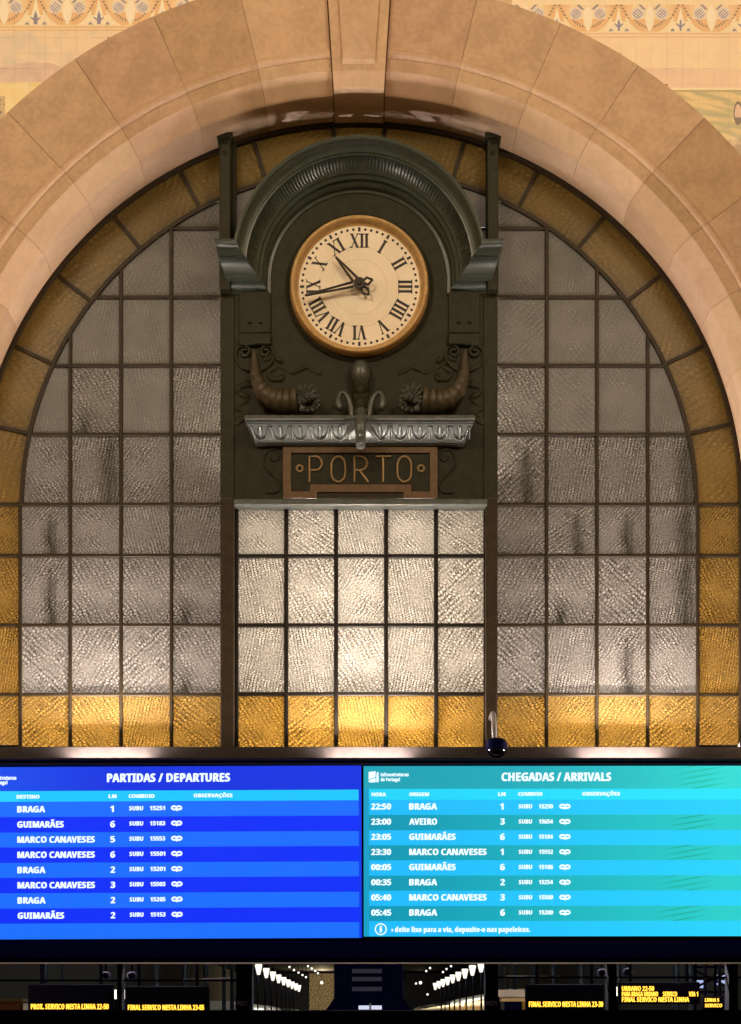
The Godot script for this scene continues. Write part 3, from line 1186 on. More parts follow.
func name_plate(o: Node) -> void:
	var z := 0.19
	var V := func(px: float, py: float) -> Vector2:
		var q := P(px, py, z)
		return Vector2(q.x, q.y)
	var g := Geo.new()
	g.poly(PackedVector2Array([V.call(283.5, 497.5), V.call(437.5, 497.5), V.call(437.5, 445.5), V.call(283.5, 445.5)]), 0.14, 0.162)
	var plate := part("name_plate", g, M.green, o)
	tag(plate, "bronze framed plate reading PORTO")
	# stepped frame as one outline with the field left open
	var outer := [[283, 445.5], [437.5, 445.5], [437.5, 498], [403.5, 498], [403.5, 491.8], [317, 491.8], [317, 498], [283, 498]]
	var inn := [[291, 452.5], [430, 452.5], [430, 491.3], [411, 491.3], [411, 484.3], [310, 484.3], [310, 491.3], [291, 491.3]]
	for k in 8:
		var a0: Vector2 = V.call(outer[k][0], outer[k][1])
		var a1: Vector2 = V.call(outer[(k + 1) % 8][0], outer[(k + 1) % 8][1])
		var b0: Vector2 = V.call(inn[k][0], inn[k][1])
		var b1: Vector2 = V.call(inn[(k + 1) % 8][0], inn[(k + 1) % 8][1])
		g = Geo.new()
		g.poly(PackedVector2Array([a0, a1, b1, b0]), 0.15, 0.185)
		part("frame_strip", g, M.bronze, plate)
	g = Geo.new()
	var d0: Vector2 = V.call(317, 498)
	var d1: Vector2 = V.call(403.5, 492.2)
	g.box(Vector3(d0.x, d0.y, 0.14), Vector3(d1.x, d1.y, 0.168))
	part("lower_bar", g, M.green_bar, plate)
	var top := 456.5
	var bot := 482.0
	var L := func(x: float, y: float) -> Vector3:
		return P(x, y, 0.172)
	var strokes := {
		"P": [309.5, [[[0, 1], [0, 0], [6.5, 0], [9.3, 0.04], [11.3, 0.12], [12.4, 0.22], [12.4, 0.33], [11.3, 0.43], [9.3, 0.51], [6.5, 0.54], [0.5, 0.54]]]],
		"O": [331.5, [[[0, 0.3], [2, 0.1], [6.8, 0], [11.6, 0.1], [13.6, 0.3], [13.6, 0.7], [11.6, 0.9], [6.8, 1], [2, 0.9], [0, 0.7], [0, 0.3]]]],
		"R": [354.5, [[[0, 1], [0, 0], [6.5, 0], [9.3, 0.04], [11.3, 0.12], [12.4, 0.22], [12.4, 0.33], [11.3, 0.43], [9.3, 0.51], [6.5, 0.54], [0.5, 0.54]], [[5, 0.54], [9, 0.76], [13.5, 1]]]],
		"T": [375.5, [[[0, 0], [15.5, 0]], [[7.7, 0], [7.7, 1]]]],
	}
	for ch in ["P", "O", "R", "T", "Q"]:
		var k: String = "O" if ch == "Q" else ch
		var x0: float = 397.5 if ch == "Q" else strokes[k][0]
		g = Geo.new()
		for line in strokes[k][1]:
			var way := []
			for q in line:
				way.append(L.call(x0 + q[0], lerpf(top, bot, q[1])))
			g.tube(curve(way, 4) if k == "O" else way, [0.0125], 6)
		part("letter", g, M.bronze_light, plate, 60)
	for px in [299.8, 421.0]:
		g = Geo.new()
		var way := []
		for i in 17:
			var a := TAU * i / 16
			way.append(L.call(px + 3.0 * cos(a), 468.5 + 3.0 * sin(a)))
		g.tube(way, [0.0125], 6)
		part("ring_dot", g, M.bronze_light, plate, 60)

# ---------------------------------------------------------------- clock
func clock() -> void:
	var c := Vector3(0.0, EYE + 7.24, 0.15)
	c.x = P(359.3, 283, 0.25).x
	var o := thing("wall_clock", c, "round cream clock with roman numerals and gold rim showing 10:43", "clock")
	var g := Geo.new()
	g.lathe(c, PackedVector2Array([Vector2(0.60, 0.0), Vector2(0.69, 0.0), Vector2(0.69, 0.02), Vector2(0.688, 0.03), Vector2(0.686, 0.10), Vector2(0.68, 0.125), Vector2(0.668, 0.14), Vector2(0.652, 0.14), Vector2(0.64, 0.128), Vector2(0.622, 0.06), Vector2(0.60, 0.05)]), 96, "z", true)
	part("rim", g, M.gold, o, 30)
	g = Geo.new()
	g.lathe(c, PackedVector2Array([Vector2(0.69, 0.0), Vector2(0.735, 0.0), Vector2(0.735, 0.012), Vector2(0.715, 0.024), Vector2(0.69, 0.02)]), 96, "z", true)
	part("outer_ring", g, M.green, o, 30)
	g = Geo.new()
	g.lathe(c, PackedVector2Array([Vector2(0, 0.0), Vector2(0.618, 0.0), Vector2(0.618, 0.05), Vector2(0, 0.05)]), 96, "z")
	var dial := part("dial", g, M.dial, o, 30)
	for r in [0.27, 0.395]:
		g = Geo.new()
		g.lathe(c, PackedVector2Array([Vector2(r, 0.045), Vector2(r + 0.005, 0.045), Vector2(r + 0.005, 0.0508), Vector2(r, 0.0508)]), 64, "z", true)
		part("engraved_ring", g, M.dial_ring, dial)
	var zd := c.z + 0.05
	# minute track
	g = Geo.new()
	for i in 60:
		var a := TAU * i / 60.0
		var d := Vector2(sin(a), cos(a))
		var p := Vector2(-d.y, d.x)
		var q := Vector2(c.x, c.y) + d * 0.567
		var w := 0.0135 if i % 5 else 0.012
		var h := 0.0135 if i % 5 else 0.021
		var pts := PackedVector2Array()
		if i % 5:
			for k in 8:
				pts.append(q + d * h * cos(TAU * k / 8) + p * w * sin(TAU * k / 8))
		else:
			pts = PackedVector2Array([q + d * h + p * w, q + d * h - p * w, q - d * h - p * w, q - d * h + p * w])
		g.poly(pts, zd - 0.002, zd + 0.004)
	tag(part("minute_track", g, M.ink, dial), "", "", "", "stuff")
	var words := ["XII", "I", "II", "III", "IIII", "V", "VI", "VII", "VIII", "IX", "X", "XI"]
	for i in 12:
		g = Geo.new()
		numeral(g, words[i], TAU * i / 12.0, Vector2(c.x, c.y), zd)
		part("numeral", g, M.ink, dial)
	# openwork hands
	var hand := func(called: String, ang: float, tip: float, tail: float, wide: float, z: float) -> void:
		var d := Vector3(sin(ang), cos(ang), 0)
		var p := Vector3(cos(ang), -sin(ang), 0)
		var cc := Vector3(c.x, c.y, z)
		var hg := Geo.new()
		for s in [-1.0, 1.0]:
			hg.tube([cc + d * tip, cc + d * tip * 0.72 + p * s * wide * 0.42, cc + d * 0.06 + p * s * wide], [0.011, 0.0105, 0.013], 6)
			hg.tube([cc - d * 0.04 + p * s * 0.012, cc - d * tail * 0.62 + p * s * 0.034, cc - d * tail], [0.016, 0.013, 0.011], 6)
		hg.lathe(cc, PackedVector2Array([Vector2(0, -0.012), Vector2(0.055, -0.012), Vector2(0.055, 0.012), Vector2(0, 0.014)]), 16, "z")
		part(called, hg, M.ink, o, 60)
	hand.call("hour_hand", deg_to_rad(318.8), 0.355, 0.145, 0.026, c.z + 0.125)
	hand.call("minute_hand", deg_to_rad(256.8), 0.55, 0.135, 0.022, c.z + 0.155)
	g = Geo.new()
	g.lathe(c, PackedVector2Array([Vector2(0, 0.04), Vector2(0.03, 0.04), Vector2(0.03, 0.165), Vector2(0.02, 0.178), Vector2(0, 0.18)]), 16, "z")
	part("arbor", g, M.ink, o)

func numeral(g: Geo, word: String, ang: float, c: Vector2, z: float) -> void:
	var up := Vector2(sin(ang), cos(ang))
	var right := Vector2(cos(ang), -sin(ang))
	var widths := {"I": 0.047, "V": 0.092, "X": 0.098}
	var total := 0.0
	for ch in word:
		total += widths[ch]
	var x := -total / 2
	var r0 := 0.385
	var r1 := 0.525
	var h := r1 - r0
	var bar := func(xa: float, ya: float, xb: float, yb: float, w: float) -> void:
		var a := c + right * xa + up * (r0 + ya)
		var b := c + right * xb + up * (r0 + yb)
		var e := right * w / 2 if absf(ya - yb) > 0.02 else up * w / 2
		g.poly(PackedVector2Array([a - e, a + e, b + e, b - e]), z - 0.002, z + 0.004)
	for ch in word:
		var w: float = widths[ch]
		var m := x + w / 2
		if ch == "I":
			bar.call(m, 0, m, h, 0.025)
			bar.call(m - 0.0215, h - 0.005, m + 0.0215, h - 0.005, 0.009)
			bar.call(m - 0.0215, 0.005, m + 0.0215, 0.005, 0.009)
		elif ch == "V":
			bar.call(m - 0.03, h, m + 0.004, 0, 0.025)
			bar.call(m + 0.032, h, m + 0.004, 0, 0.009)
			bar.call(m - 0.049, h - 0.005, m - 0.012, h - 0.005, 0.009)
			bar.call(m + 0.018, h - 0.005, m + 0.046, h - 0.005, 0.009)
		else:
			bar.call(m - 0.03, h, m + 0.03, 0, 0.025)
			bar.call(m + 0.032, h, m - 0.032, 0, 0.009)
			for q in [[-0.03, h - 0.005], [0.034, h - 0.005], [-0.034, 0.005], [0.03, 0.005]]:
				bar.call(m + q[0] - 0.016, q[1], m + q[0] + 0.016, q[1], 0.009)
		x += w

# ---------------------------------------------------------------- screens
const ZS := 1.0
var font: FontVariation
var cap := Rect2()

func lettering(parent: Node, called: String, text: String, x0: float, x1: float, py: float, h: float, z: float, mt: Material, bold := true) -> void:
	var m := TextMesh.new()
	m.text = text
	m.font = font
	m.font_size = 32
	m.pixel_size = 0.01
	m.depth = 0.004
	m.curve_step = 1.5
	m.horizontal_alignment = HORIZONTAL_ALIGNMENT_LEFT
	var bb := m.get_aabb()
	if cap.size.y == 0.0:
		var r := TextMesh.new()
		r.text = "H"
		r.font = font
		r.font_size = 32
		r.pixel_size = 0.01
		r.horizontal_alignment = HORIZONTAL_ALIGNMENT_LEFT
		var rb := r.get_aabb()
		cap = Rect2(0, rb.position.y, 1, rb.size.y)
	var sy := h / sc(z) / cap.size.y
	var sx := (x1 - x0) / sc(z) / bb.size.x if x1 > x0 else sy
	var q := P(x0, py, z)
	var st := SurfaceTool.new()
	var fat := 0.011 if bold else 0.0
	for k in ([-1, 0, 1] if bold else [0]):
		st.append_from(m, 0, Transform3D(Basis.IDENTITY, Vector3(k * fat, k * fat * 0.4, 0)))
	var o := put(called, st.commit(), mt, parent)
	o.transform = Transform3D(Basis.from_scale(Vector3(sx, sy, 1.0)), Vector3(q.x - bb.position.x * sx, q.y - (cap.position.y + cap.size.y / 2) * sy, z) - org[parent])

func screens() -> void:
	var face := SystemFont.new()
	face.font_names = PackedStringArray(["Droid Sans"])
	face.font_weight = 700
	font = FontVariation.new()
	font.base_font = face
	var o := thing("screen_housing", P(370, 962, 0.9), "long black housing that carries the two train screens", "housing")
	var g := Geo.new()
	var a := P(-40, 962, ZS)
	var b := P(765, 757.5, ZS)
	g.box(Vector3(a.x, a.y, 0.86), Vector3(b.x, b.y, ZS - 0.05), 0.01)
	part("body", g, M.black, o)
	for f in [[757.3, 760.5], [761.8, 765.4], [941.0, 958.0]]:
		g = Geo.new()
		g.box(Vector3(a.x, P(0, f[1], ZS).y, ZS - 0.06), Vector3(b.x, P(0, f[0], ZS).y, ZS - 0.027), 0.008)
		part("rail", g, M.navy_gloss if f[0] < 900.0 else M.navy_haze, o)
	g = Geo.new()
	g.box(Vector3(a.x, P(0, 963.6, ZS).y, ZS - 0.08), Vector3(b.x, P(0, 962.3, ZS).y, ZS - 0.027), 0.003)
	part("lower_edge", g, M.silver, o)
	for k in 5:
		g = Geo.new()
		var x := -3.4 + k * 1.7
		g.box(Vector3(x - 0.04, a.y + 0.7, 0.12), Vector3(x + 0.04, a.y + 0.82, 0.87), 0.005)
		part("bracket", g, M.black, o)
	# departures
	var dep := thing("departures_screen", P(168, 940, ZS), "blue departures screen listing trains to Braga and Guimarães", "screen")
	var arr := thing("arrivals_screen", P(558, 938, ZS), "turquoise arrivals screen listing trains with their hours", "screen")
	screen_panel(dep, 0)
	screen_panel(arr, 1)
	var z := ZS + 0.004
	var T := func(p: Node, s: String, x0: float, x1: float, y: float, h: float) -> void:
		lettering(p, "screen_lettering", s, x0, x1, y, h, z, M.screen_text)
	T.call(dep, "PARTIDAS / DEPARTURES", 108, 230.5, 777.6, 8.3)
	T.call(dep, "infraestruturas", -13, 17, 777.2, 3.6)
	T.call(dep, "de Portugal", -13, 8, 781.8, 3.6)
	T.call(dep, "DESTINO", 17.5, 40, 796.1, 3.6)
	T.call(dep, "LN", 109.5, 117, 796.0, 3.6)
	T.call(dep, "COMBOIO", 129.5, 155, 795.9, 3.6)
	T.call(dep, "OBSERVAÇÕES", 194.5, 233, 795.6, 3.6)
	var rows := [["BRAGA", "1", "15251"], ["GUIMARÃES", "6", "15183"], ["MARCO CANAVESES", "5", "15553"], ["MARCO CANAVESES", "6", "15501"], ["BRAGA", "2", "15201"], ["MARCO CANAVESES", "3", "15503"], ["BRAGA", "2", "15205"], ["GUIMARÃES", "2", "15153"]]
	var wide := {"BRAGA": 27.5, "GUIMARÃES": 46.0, "MARCO CANAVESES": 77.0, "AVEIRO": 27.5}
	for k in 8:
		var y := 808.6 + 15.2 * k
		T.call(dep, rows[k][0], 18, 18 + wide[rows[k][0]], y, 6.2)
		T.call(dep, rows[k][1], 111.0, 115.2 if rows[k][1] != "1" else 114.2, y, 6.2)
		T.call(dep, "SUBU", 130, 143.5, y - 0.5, 4.2)
		T.call(dep, rows[k][2], 150.5, 165.5, y - 0.6, 4.2)
		logo_cp(dep, 177.2, y - 0.7)
	T.call(arr, "CHEGADAS / ARRIVALS", 502, 611, 776.8, 8.3)
	T.call(arr, "infraestruturas", 381, 408.8, 774.4, 3.4)
	T.call(arr, "de Portugal", 381, 400, 779.3, 3.4)
	logo_ip(arr)
	T.call(arr, "HORA", 372, 386, 794.2, 3.6)
	T.call(arr, "ORIGEM", 409.5, 429, 794.1, 3.6)
	T.call(arr, "LN", 498.5, 505.5, 794.0, 3.6)
	T.call(arr, "COMBOIO", 518.5, 542.5, 793.9, 3.6)
	T.call(arr, "OBSERVAÇÕES", 582.5, 620, 793.8, 3.6)
	rows = [["22:50", "BRAGA", "1", "15250"], ["23:00", "AVEIRO", "3", "15654"], ["23:05", "GUIMARÃES", "6", "15184"], ["23:30", "MARCO CANAVESES", "1", "15552"], ["00:05", "GUIMARÃES", "6", "15186"], ["00:35", "BRAGA", "2", "15254"], ["05:40", "MARCO CANAVESES", "3", "15500"], ["05:45", "BRAGA", "6", "15200"]]
	for k in 8:
		var y := 806.3 + 15.15 * k
		T.call(arr, rows[k][0], 371.5, 391, y, 6.0)
		T.call(arr, rows[k][1], 409.5, 409.5 + wide[rows[k][1]], y, 6.2)
		T.call(arr, rows[k][2], 500.5, 504.7 if rows[k][2] != "1" else 503.5, y, 6.2)
		T.call(arr, "SUBU", 519, 532, y, 4.2)
		T.call(arr, rows[k][3], 539, 553, y, 4.2)
		logo_cp(arr, 565.0, y)
	T.call(arr, "› deite lixo para a via, deposite-o nas papeleiras.", 391.5, 530, 929.4, 5.0)
	var ig := Geo.new()
	var ic := P(380.8, 929, z)
	ig.lathe(ic, PackedVector2Array([Vector2(0.046, -0.002), Vector2(0.057, -0.002), Vector2(0.057, 0.003), Vector2(0.046, 0.003)]), 32, "z", true)
	part("screen_icon", ig, M.screen_text, arr)
	T.call(arr, "i", 379.9, 381.7, 929.2, 6.0)
	dep.rotation.z = deg_to_rad(0.26)
	arr.rotation.z = deg_to_rad(0.06)
	# what the screens throw into the hall
	area(P(180, 852, ZS + 0.06), P(180, 852, 8), Vector2(3.6, 1.6), rgb(20, 80, 255), 1.6, dep)
	area(P(555, 852, ZS + 0.06), P(555, 852, 8), Vector2(3.6, 1.6), rgb(40, 190, 255), 1.6, arr)

func screen_panel(o: Node, kind: int) -> void:
	var x0 := -26.0 if kind == 0 else 363.8
	var x1 := 362.0 if kind == 0 else 752.0
	var y0 := 766.4 if kind == 0 else 766.0
	var y1 := 938.6 if kind == 0 else 936.2
	var k := 3.0
	var w := int((x1 - x0) * k)
	var h := int((y1 - y0) * k)
	var f := func(ix: int, iy: int) -> Color:
		var px := x0 + ix / k
		var py := y0 + iy / k
		if kind == 0:
			var top := 790.2
			if py < top: return rgb(8, 52, 226).lerp(rgb(24, 84, 240), clampf((120.0 - px) / 140.0, 0, 1))
			if px > 359.0: return rgb(0, 56, 236)
			if py < 801.0: return rgb(22, 200, 255) if px > 20.0 else rgb(40, 210, 255)
			var n := int((py - 801.0) / 15.2)
			if n >= 8: return rgb(20, 112, 255)
			if n % 2: return rgb(0, 48, 250)
			return rgb(20, 110, 255)
		var q := clampf((px - 380.0) / 340.0, 0, 1)
		var mid := 700.0 if py < 790.0 else 694.0 - (py - 800.0) * 0.11
		var hatch := 0.75 * clampf(1.3 - absf(px - mid) / 22.0, 0, 1) if fmod(py + (px - 640.0) * 0.17 + 60.0, 5.6) < 1.1 else 0.0
		if py < 788.6:
			return rgb(24, 164, 184).lerp(rgb(52, 222, 214), q * q).lerp(rgb(20, 182, 150), hatch)
		if px < 369.0: return rgb(14, 160, 200)
		if py < 799.4: return rgb(28, 214, 252).lerp(rgb(44, 232, 255), q)
		var n := int((py - 799.4) / 15.15)
		if n >= 8 or n % 2 == 0: return rgb(24, 188, 255).lerp(rgb(40, 212, 255), q)
		return rgb(0, 152, 182).lerp(rgb(42, 208, 206), q).lerp(rgb(12, 160, 136), hatch)
	var m := mat(Color(0.01, 0.01, 0.01), 0.4)
	m.emission_enabled = true
	m.emission_operator = BaseMaterial3D.EMISSION_OP_MULTIPLY
	m.emission = Color.WHITE
	m.emission_texture = tex(w, h, f)
	m.emission_energy_multiplier = 1.0
	var a := P(x0, y1, ZS)
	var b := P(x1, y0, ZS)
	var g := Geo.new()
	g.box(Vector3(a.x, a.y, ZS - 0.025), Vector3(b.x, b.y, ZS))
	g.planar(Rect2(a.x, a.y, b.x - a.x, b.y - a.y))
	part("display_panel", g, m, o)

func logo_cp(o: Node, px: float, py: float) -> void:
	if not M.has("cp"):
		var g := Geo.new()
		for s in [-1.0, 1.0]:
			var rows := []
			for i in 24:
				var a := TAU * i / 24
				var row := PackedVector3Array()
				for q in [[0.019, 0.007], [0.034, 0.027], [0.034, 0.027], [0.019, 0.007]]:
					row.append(Vector3(s * 0.026 + q[0] * cos(a), q[1] * sin(a), 0.004 if row.size() > 1 else 0.0))
				rows.append(row)
			g.sweep(rows, true)
		g.poly(PackedVector2Array([Vector2(-0.012, -0.02), Vector2(0.0, -0.038), Vector2(0.016, -0.022), Vector2(0.008, -0.004), Vector2(-0.006, -0.004)]), 0.0, 0.0045)
		M.cp = g.mesh(Vector3.ZERO, 30)
	put("screen_logo", M.cp, M.screen_text, o, P(px, py, ZS + 0.004) - org[o]).scale = Vector3(0.9, 0.9, 1)

func logo_ip(o: Node) -> void:
	var V := func(px: float, py: float) -> Vector2:
		var q := P(px, py, ZS)
		return Vector2(q.x, q.y)
	var g := Geo.new()
	g.poly(PackedVector2Array([V.call(369.3, 771.6), V.call(375.8, 771.2), V.call(375.8, 776.6), V.call(368.8, 779.6), V.call(368.8, 772.2)]), ZS, ZS + 0.006)
	g.poly(PackedVector2Array([V.call(368.8, 780.4), V.call(375.8, 777.4), V.call(375.8, 782.2), V.call(369.6, 782.2), V.call(368.8, 781.4)]), ZS, ZS + 0.006)
	g.poly(PackedVector2Array([V.call(376.5, 774.0), V.call(377.6, 771.6), V.call(378.8, 772.2), V.call(378.9, 781.4), V.call(377.8, 782.2), V.call(376.5, 781.8)]), ZS, ZS + 0.006)
	part("screen_logo", g, M.screen_text, o)

# ---------------------------------------------------------------- lamps behind the screens
func floodlights() -> void:
	var y := EYE + 2.51
	for k in 3:
		var x: float = [-2.47, 0.10, 2.60][k]
		var c := Vector3(x, y, 0.27)
		var o := thing("floodlight", c, ["white floodlight behind the departures screen lighting the window", "white floodlight behind the joint of the two screens", "white floodlight behind the arrivals screen lighting the window"][k], "floodlight", "floodlights behind the screens")
		var g := Geo.new()
		g.box(c + Vector3(-0.42, -0.14, -0.07), c + Vector3(0.42, -0.015, 0.07), 0.015)
		part("body", g, M.black, o)
		g = Geo.new()
		g.box(c + Vector3(-0.4, -0.018, -0.055), c + Vector3(0.4, -0.004, 0.055))
		part("lamp_lens", g, M.lens, o)
		g = Geo.new()
		g.box(c + Vector3(-0.03, -0.13, -0.1), c + Vector3(0.03, -0.09, -0.06), 0.005)
		part("bracket", g, M.black, o)
		area(c + Vector3(0, 0.01, 0), c + Vector3(0, 3.0, 1.3), Vector2(0.8, 0.11), Color(1.0, 0.93, 0.88), FLOOD_ENERGY, o)

func dome_camera() -> void:
	var c := P(496.5, 748, 0.55)
	var o := thing("security_camera", c, "dark dome security camera on a bent pipe beside the window post", "camera")
	var g := Geo.new()
	g.lathe(c, PackedVector2Array([Vector2(0, 0.095), Vector2(0.06, 0.092), Vector2(0.095, 0.07), Vector2(0.107, 0.03), Vector2(0.107, -0.01), Vector2(0.098, -0.02), Vector2(0, -0.02)]), 32, "y")
	part("housing", g, M.navy_haze, o, 40)
	g = Geo.new()
	g.ball(c + Vector3(0, -0.015, 0), Vector3(0.09, 0.085, 0.09), 32)
	part("dome", g, M.dome, o, 60)
	g = Geo.new()
	var top := P(493.5, 715, 0.45)
	g.tube(curve([c + Vector3(-0.02, 0.08, 0), Vector3(c.x - 0.025, top.y - 0.08, 0.55), Vector3(c.x - 0.03, top.y, 0.50), Vector3(c.x - 0.03, top.y + 0.01, 0.4), Vector3(c.x - 0.03, top.y + 0.01, 0.16)]), [0.026], 10)
	part("pipe", g, M.steel, o, 60)

# ---------------------------------------------------------------- frame below the window
func transom() -> void:
	var o := thing("trim_2", Vector3(0, 0, 0), "", "", "", "structure")
	var g := Geo.new()
	g.box(Vector3(-3.829, EYE + 2.0, 0.075), Vector3(3.829, EYE + 2.69, 0.17), 0.004)
	part("sill", g, M.sill, o)
	g = Geo.new()
	g.box(Vector3(-3.829, EYE + 0.565, -0.05), Vector3(3.829, EYE + 2.64, 0.085))
	part("panel", g, M.black, o)
	g = Geo.new()
	g.box(Vector3(-3.82, EYE - 0.55, -0.1), Vector3(3.82, P(0, 1010, 0.2).y, 0.2), 0.01)
	part("beam", g, M.black, o)
	for q in [[236.5, 252.5], [485, 498], [118, 122.5], [607.5, 616], [-25, -14], [728, 737]]:
		g = Geo.new()
		var a := P(q[0], 0, 0.1)
		var b := P(q[1], 0, 0.1)
		g.box(Vector3(a.x, 0, -0.08), Vector3(b.x, EYE + 0.57, 0.15), 0.006)
		part("mullion", g, M.black, o)
	g = Geo.new()
	g.box(Vector3(-3.82, P(0, 981.5, 0).y, -0.02), Vector3(P(236.5, 0, 0).x, P(0, 979.5, 0).y, 0.03))
	part("rail", g, M.navy_haze, o)
	g = Geo.new()
	g.box(Vector3(P(498, 0, 0).x, P(0, 978.5, 0).y, -0.02), Vector3(3.82, P(0, 976.5, 0).y, 0.03))
	part("rail", g, M.navy_haze, o)
	for k in 2:
		g = Geo.new()
		var px: float = [235.5, 484.5][k]
		var a := P(px, 1009.5, 0.16)
		var b := P(px + 15.0, 996.5, 0.16)
		g.box(Vector3(a.x, a.y, 0.14), Vector3(b.x, b.y, 0.17), 0.004)
		var pl := part("name_tab", g, M.navy_haze, o)
		org[pl] = Vector3.ZERO
		lettering(pl, "lettering", "PGT1", px + 2.0, px + 12.0, 1003.5, 5.0, 0.171, M.grey_text)

# ---------------------------------------------------------------- the platforms beyond
func led_sign(px0: float, px1: float, py0: float, py1: float, z: float, lines: Array, label: String) -> void:
	var a := P(px0, py1, z)
	var b := P(px1, py0, z)
	var o := thing("led_sign", Vector3((a.x + b.x) / 2, a.y, z), label, "sign", "amber platform signs")
	var g := Geo.new()
	g.box(Vector3(a.x, a.y, z - 0.14), Vector3(b.x, b.y, z), 0.01)
	part("case", g, M.black, o)
	for s in [0.15, 0.85]:
		g = Geo.new()
		var x := lerpf(a.x, b.x, s)
		g.tube([Vector3(x, b.y - 0.01, z - 0.07), Vector3(x, EYE + 1.1, z - 0.07), Vector3(x, EYE + 1.1, -0.04)], [0.018], 6)
		part("hanger", g, M.black, o)
	for l in lines:
		lettering(o, "sign_lettering", l[0], l[1], l[2], l[3], l[4], z + 0.001, M.amber)
	area(Vector3((a.x + b.x) / 2, (a.y + b.y) / 2, z + 0.05), Vector3((a.x + b.x) / 2, (a.y + b.y) / 2, z + 3), Vector2(b.x - a.x, 0.1), rgb(255, 160, 50), 0.05, o)

func platforms() -> void:
	# roof over the platforms, and the far wall with the tunnel
	var g := Geo.new()
	g.box(Vector3(-11.3, 7.0, -175), Vector3(11.3, 7.3, -7.0))
	tag(part("ceiling_platform", g, M.black, self), "", "", "", "structure")
	g = Geo.new()
	g.box(Vector3(-4.7, 0, -160.5), Vector3(-2.35, 7.0, -159.5))
	g.box(Vector3(-2.35, 6.4, -160.5), Vector3(3.7, 7.0, -159.5))
	tag(part("wall_tunnel", g, M.granite, self), "", "", "", "structure")
	for s in [-1, 1]:
		g = Geo.new()
		g.box(Vector3(-11.0 if s < 0 else 3.7, 0, -160.5), Vector3(-4.7 if s < 0 else 11.0, 7.0, -159.8))
		tag(part("wall_depot_left" if s < 0 else "wall_depot_right", g, M.dark_blue, self), "", "", "", "structure")
		g = Geo.new()
		g.box(Vector3(s * 11.15 - 0.15, 0, -175), Vector3(s * 11.15 + 0.15, 7.3, -7))
		tag(part("wall_platform_left" if s < 0 else "wall_platform_right", g, M.dark_blue, self), "", "", "", "structure")
	# tube lamps above the forecourt behind the glass
	for k in [0, 2]:
		var x: float = [-2.6, 0.0, 2.6][k]
		var c := Vector3(x, EYE + 2.2, -2.3)
		var o := thing("platform_lamp", c, ["white tube lamp hanging behind the panes over the departures screen", "white tube lamp hanging behind the bright window under the clock", "white tube lamp hanging behind the panes over the arrivals screen"][k], "lamp", "lamps behind the glazed screen")
		g = Geo.new()
		g.box(c + Vector3(-0.7, 0.03, -0.12), c + Vector3(0.7, 0.1, 0.12), 0.01)
		part("housing", g, M.white_paint, o)
		g = Geo.new()
		g.tube([c + Vector3(-0.65, 0, 0), c + Vector3(0.65, 0, 0)], [0.03], 8)
		part("lamp_tube", g, M.tube_lamp, o)
		for q in [-0.6, 0.6]:
			g = Geo.new()
			g.tube([c + Vector3(q, 0.1, 0), Vector3(x + q, 7.0, c.z)], [0.012], 6)
			part("hanger", g, M.black, o)
		area(c + Vector3(0, 0.0, 0.14), c + Vector3(0, 0.7, 2.6), Vector2(1.3, 0.25), Color(0.98, 0.97, 1.0), BACK_ENERGY, o)
	# unseen light box added to brighten the window under the clock
	var lb := Vector3(0.02, EYE + 2.75, -1.5)
	var bo := thing("added_light_box", lb, "unseen white light box added to brighten the window under the clock", "light box")
	g = Geo.new()
	g.box(lb + Vector3(-1.2, -0.05, -0.4), lb + Vector3(1.2, 2.5, 0.0), 0.02)
	part("case", g, M.black, bo)
	g = Geo.new()
	g.box(lb + Vector3(-1.12, 0.03, -0.01), lb + Vector3(1.12, 2.42, 0.015))
	part("lamp_diffuser", g, M.tube_lamp, bo)
	for q in [-1.0, 1.0]:
		g = Geo.new()
		g.tube([lb + Vector3(q, 2.48, -0.35), Vector3(lb.x + q, 7.0, lb.z - 0.35)], [0.02], 6)
		part("hanger", g, M.black, bo)
	area(lb + Vector3(0, 1.2, 0.03), lb + Vector3(0, 1.2, 2.0), Vector2(2.2, 2.3), Color(1.0, 0.98, 0.95), BOX_ENERGY, bo)
	# forecourt roof that carries them
	g = Geo.new()
	g.box(Vector3(-11.3, 7.0, -7.0), Vector3(11.3, 7.2, -1.8))
	tag(part("ceiling_forecourt", g, M.black, self), "", "", "", "structure")
	led_sign(28, 113, 984, 1012, -1.4, [["PROX. SERVICO NESTA LINHA 22-50", 31, 108.5, 1006.6, 5.2]], "amber sign with one text line beside the brick coloured carriage")
	led_sign(126, 209, 986, 1012, -1.4, [["FINAL SERVICO NESTA LINHA 23-05", 128, 204, 1007.4, 5.0]], "amber sign with one text line beside the grey train")
	led_sign(526, 604, 984, 1010, -1.4, [["FINAL SERVICO NESTA LINHA 23-30", 529, 603, 1004.2, 5.2]], "amber sign with one text line beside the pale kiosk")
	led_sign(619, 700, 982, 1004, -1.4, [["URBANO 22-50", 622, 654, 988.5, 4.6], ["PARA BRAGA URBANO", 622, 658, 994, 4.6], ["SERVICO", 663, 677, 994, 4.6], ["VIA 1", 689, 698, 994, 4.6], ["FINAL SERVICO NESTA LINHA", 622, 689, 999.5, 4.6]], "amber sign with three lines of text")
	led_sign(703, 724, 996, 1010, -1.2, [["LINHA 5", 705, 719, 1000, 3.4], ["SERVICO", 705, 722, 1005.5, 3.4]], "small amber sign beside the lit roof windows")
	var speaker_at := ["over the first amber sign from the brick red carriage", "over the amber sign beside the grey train", "over the amber sign beside the pale kiosk", "over the three line amber sign"]
	var nth := -1
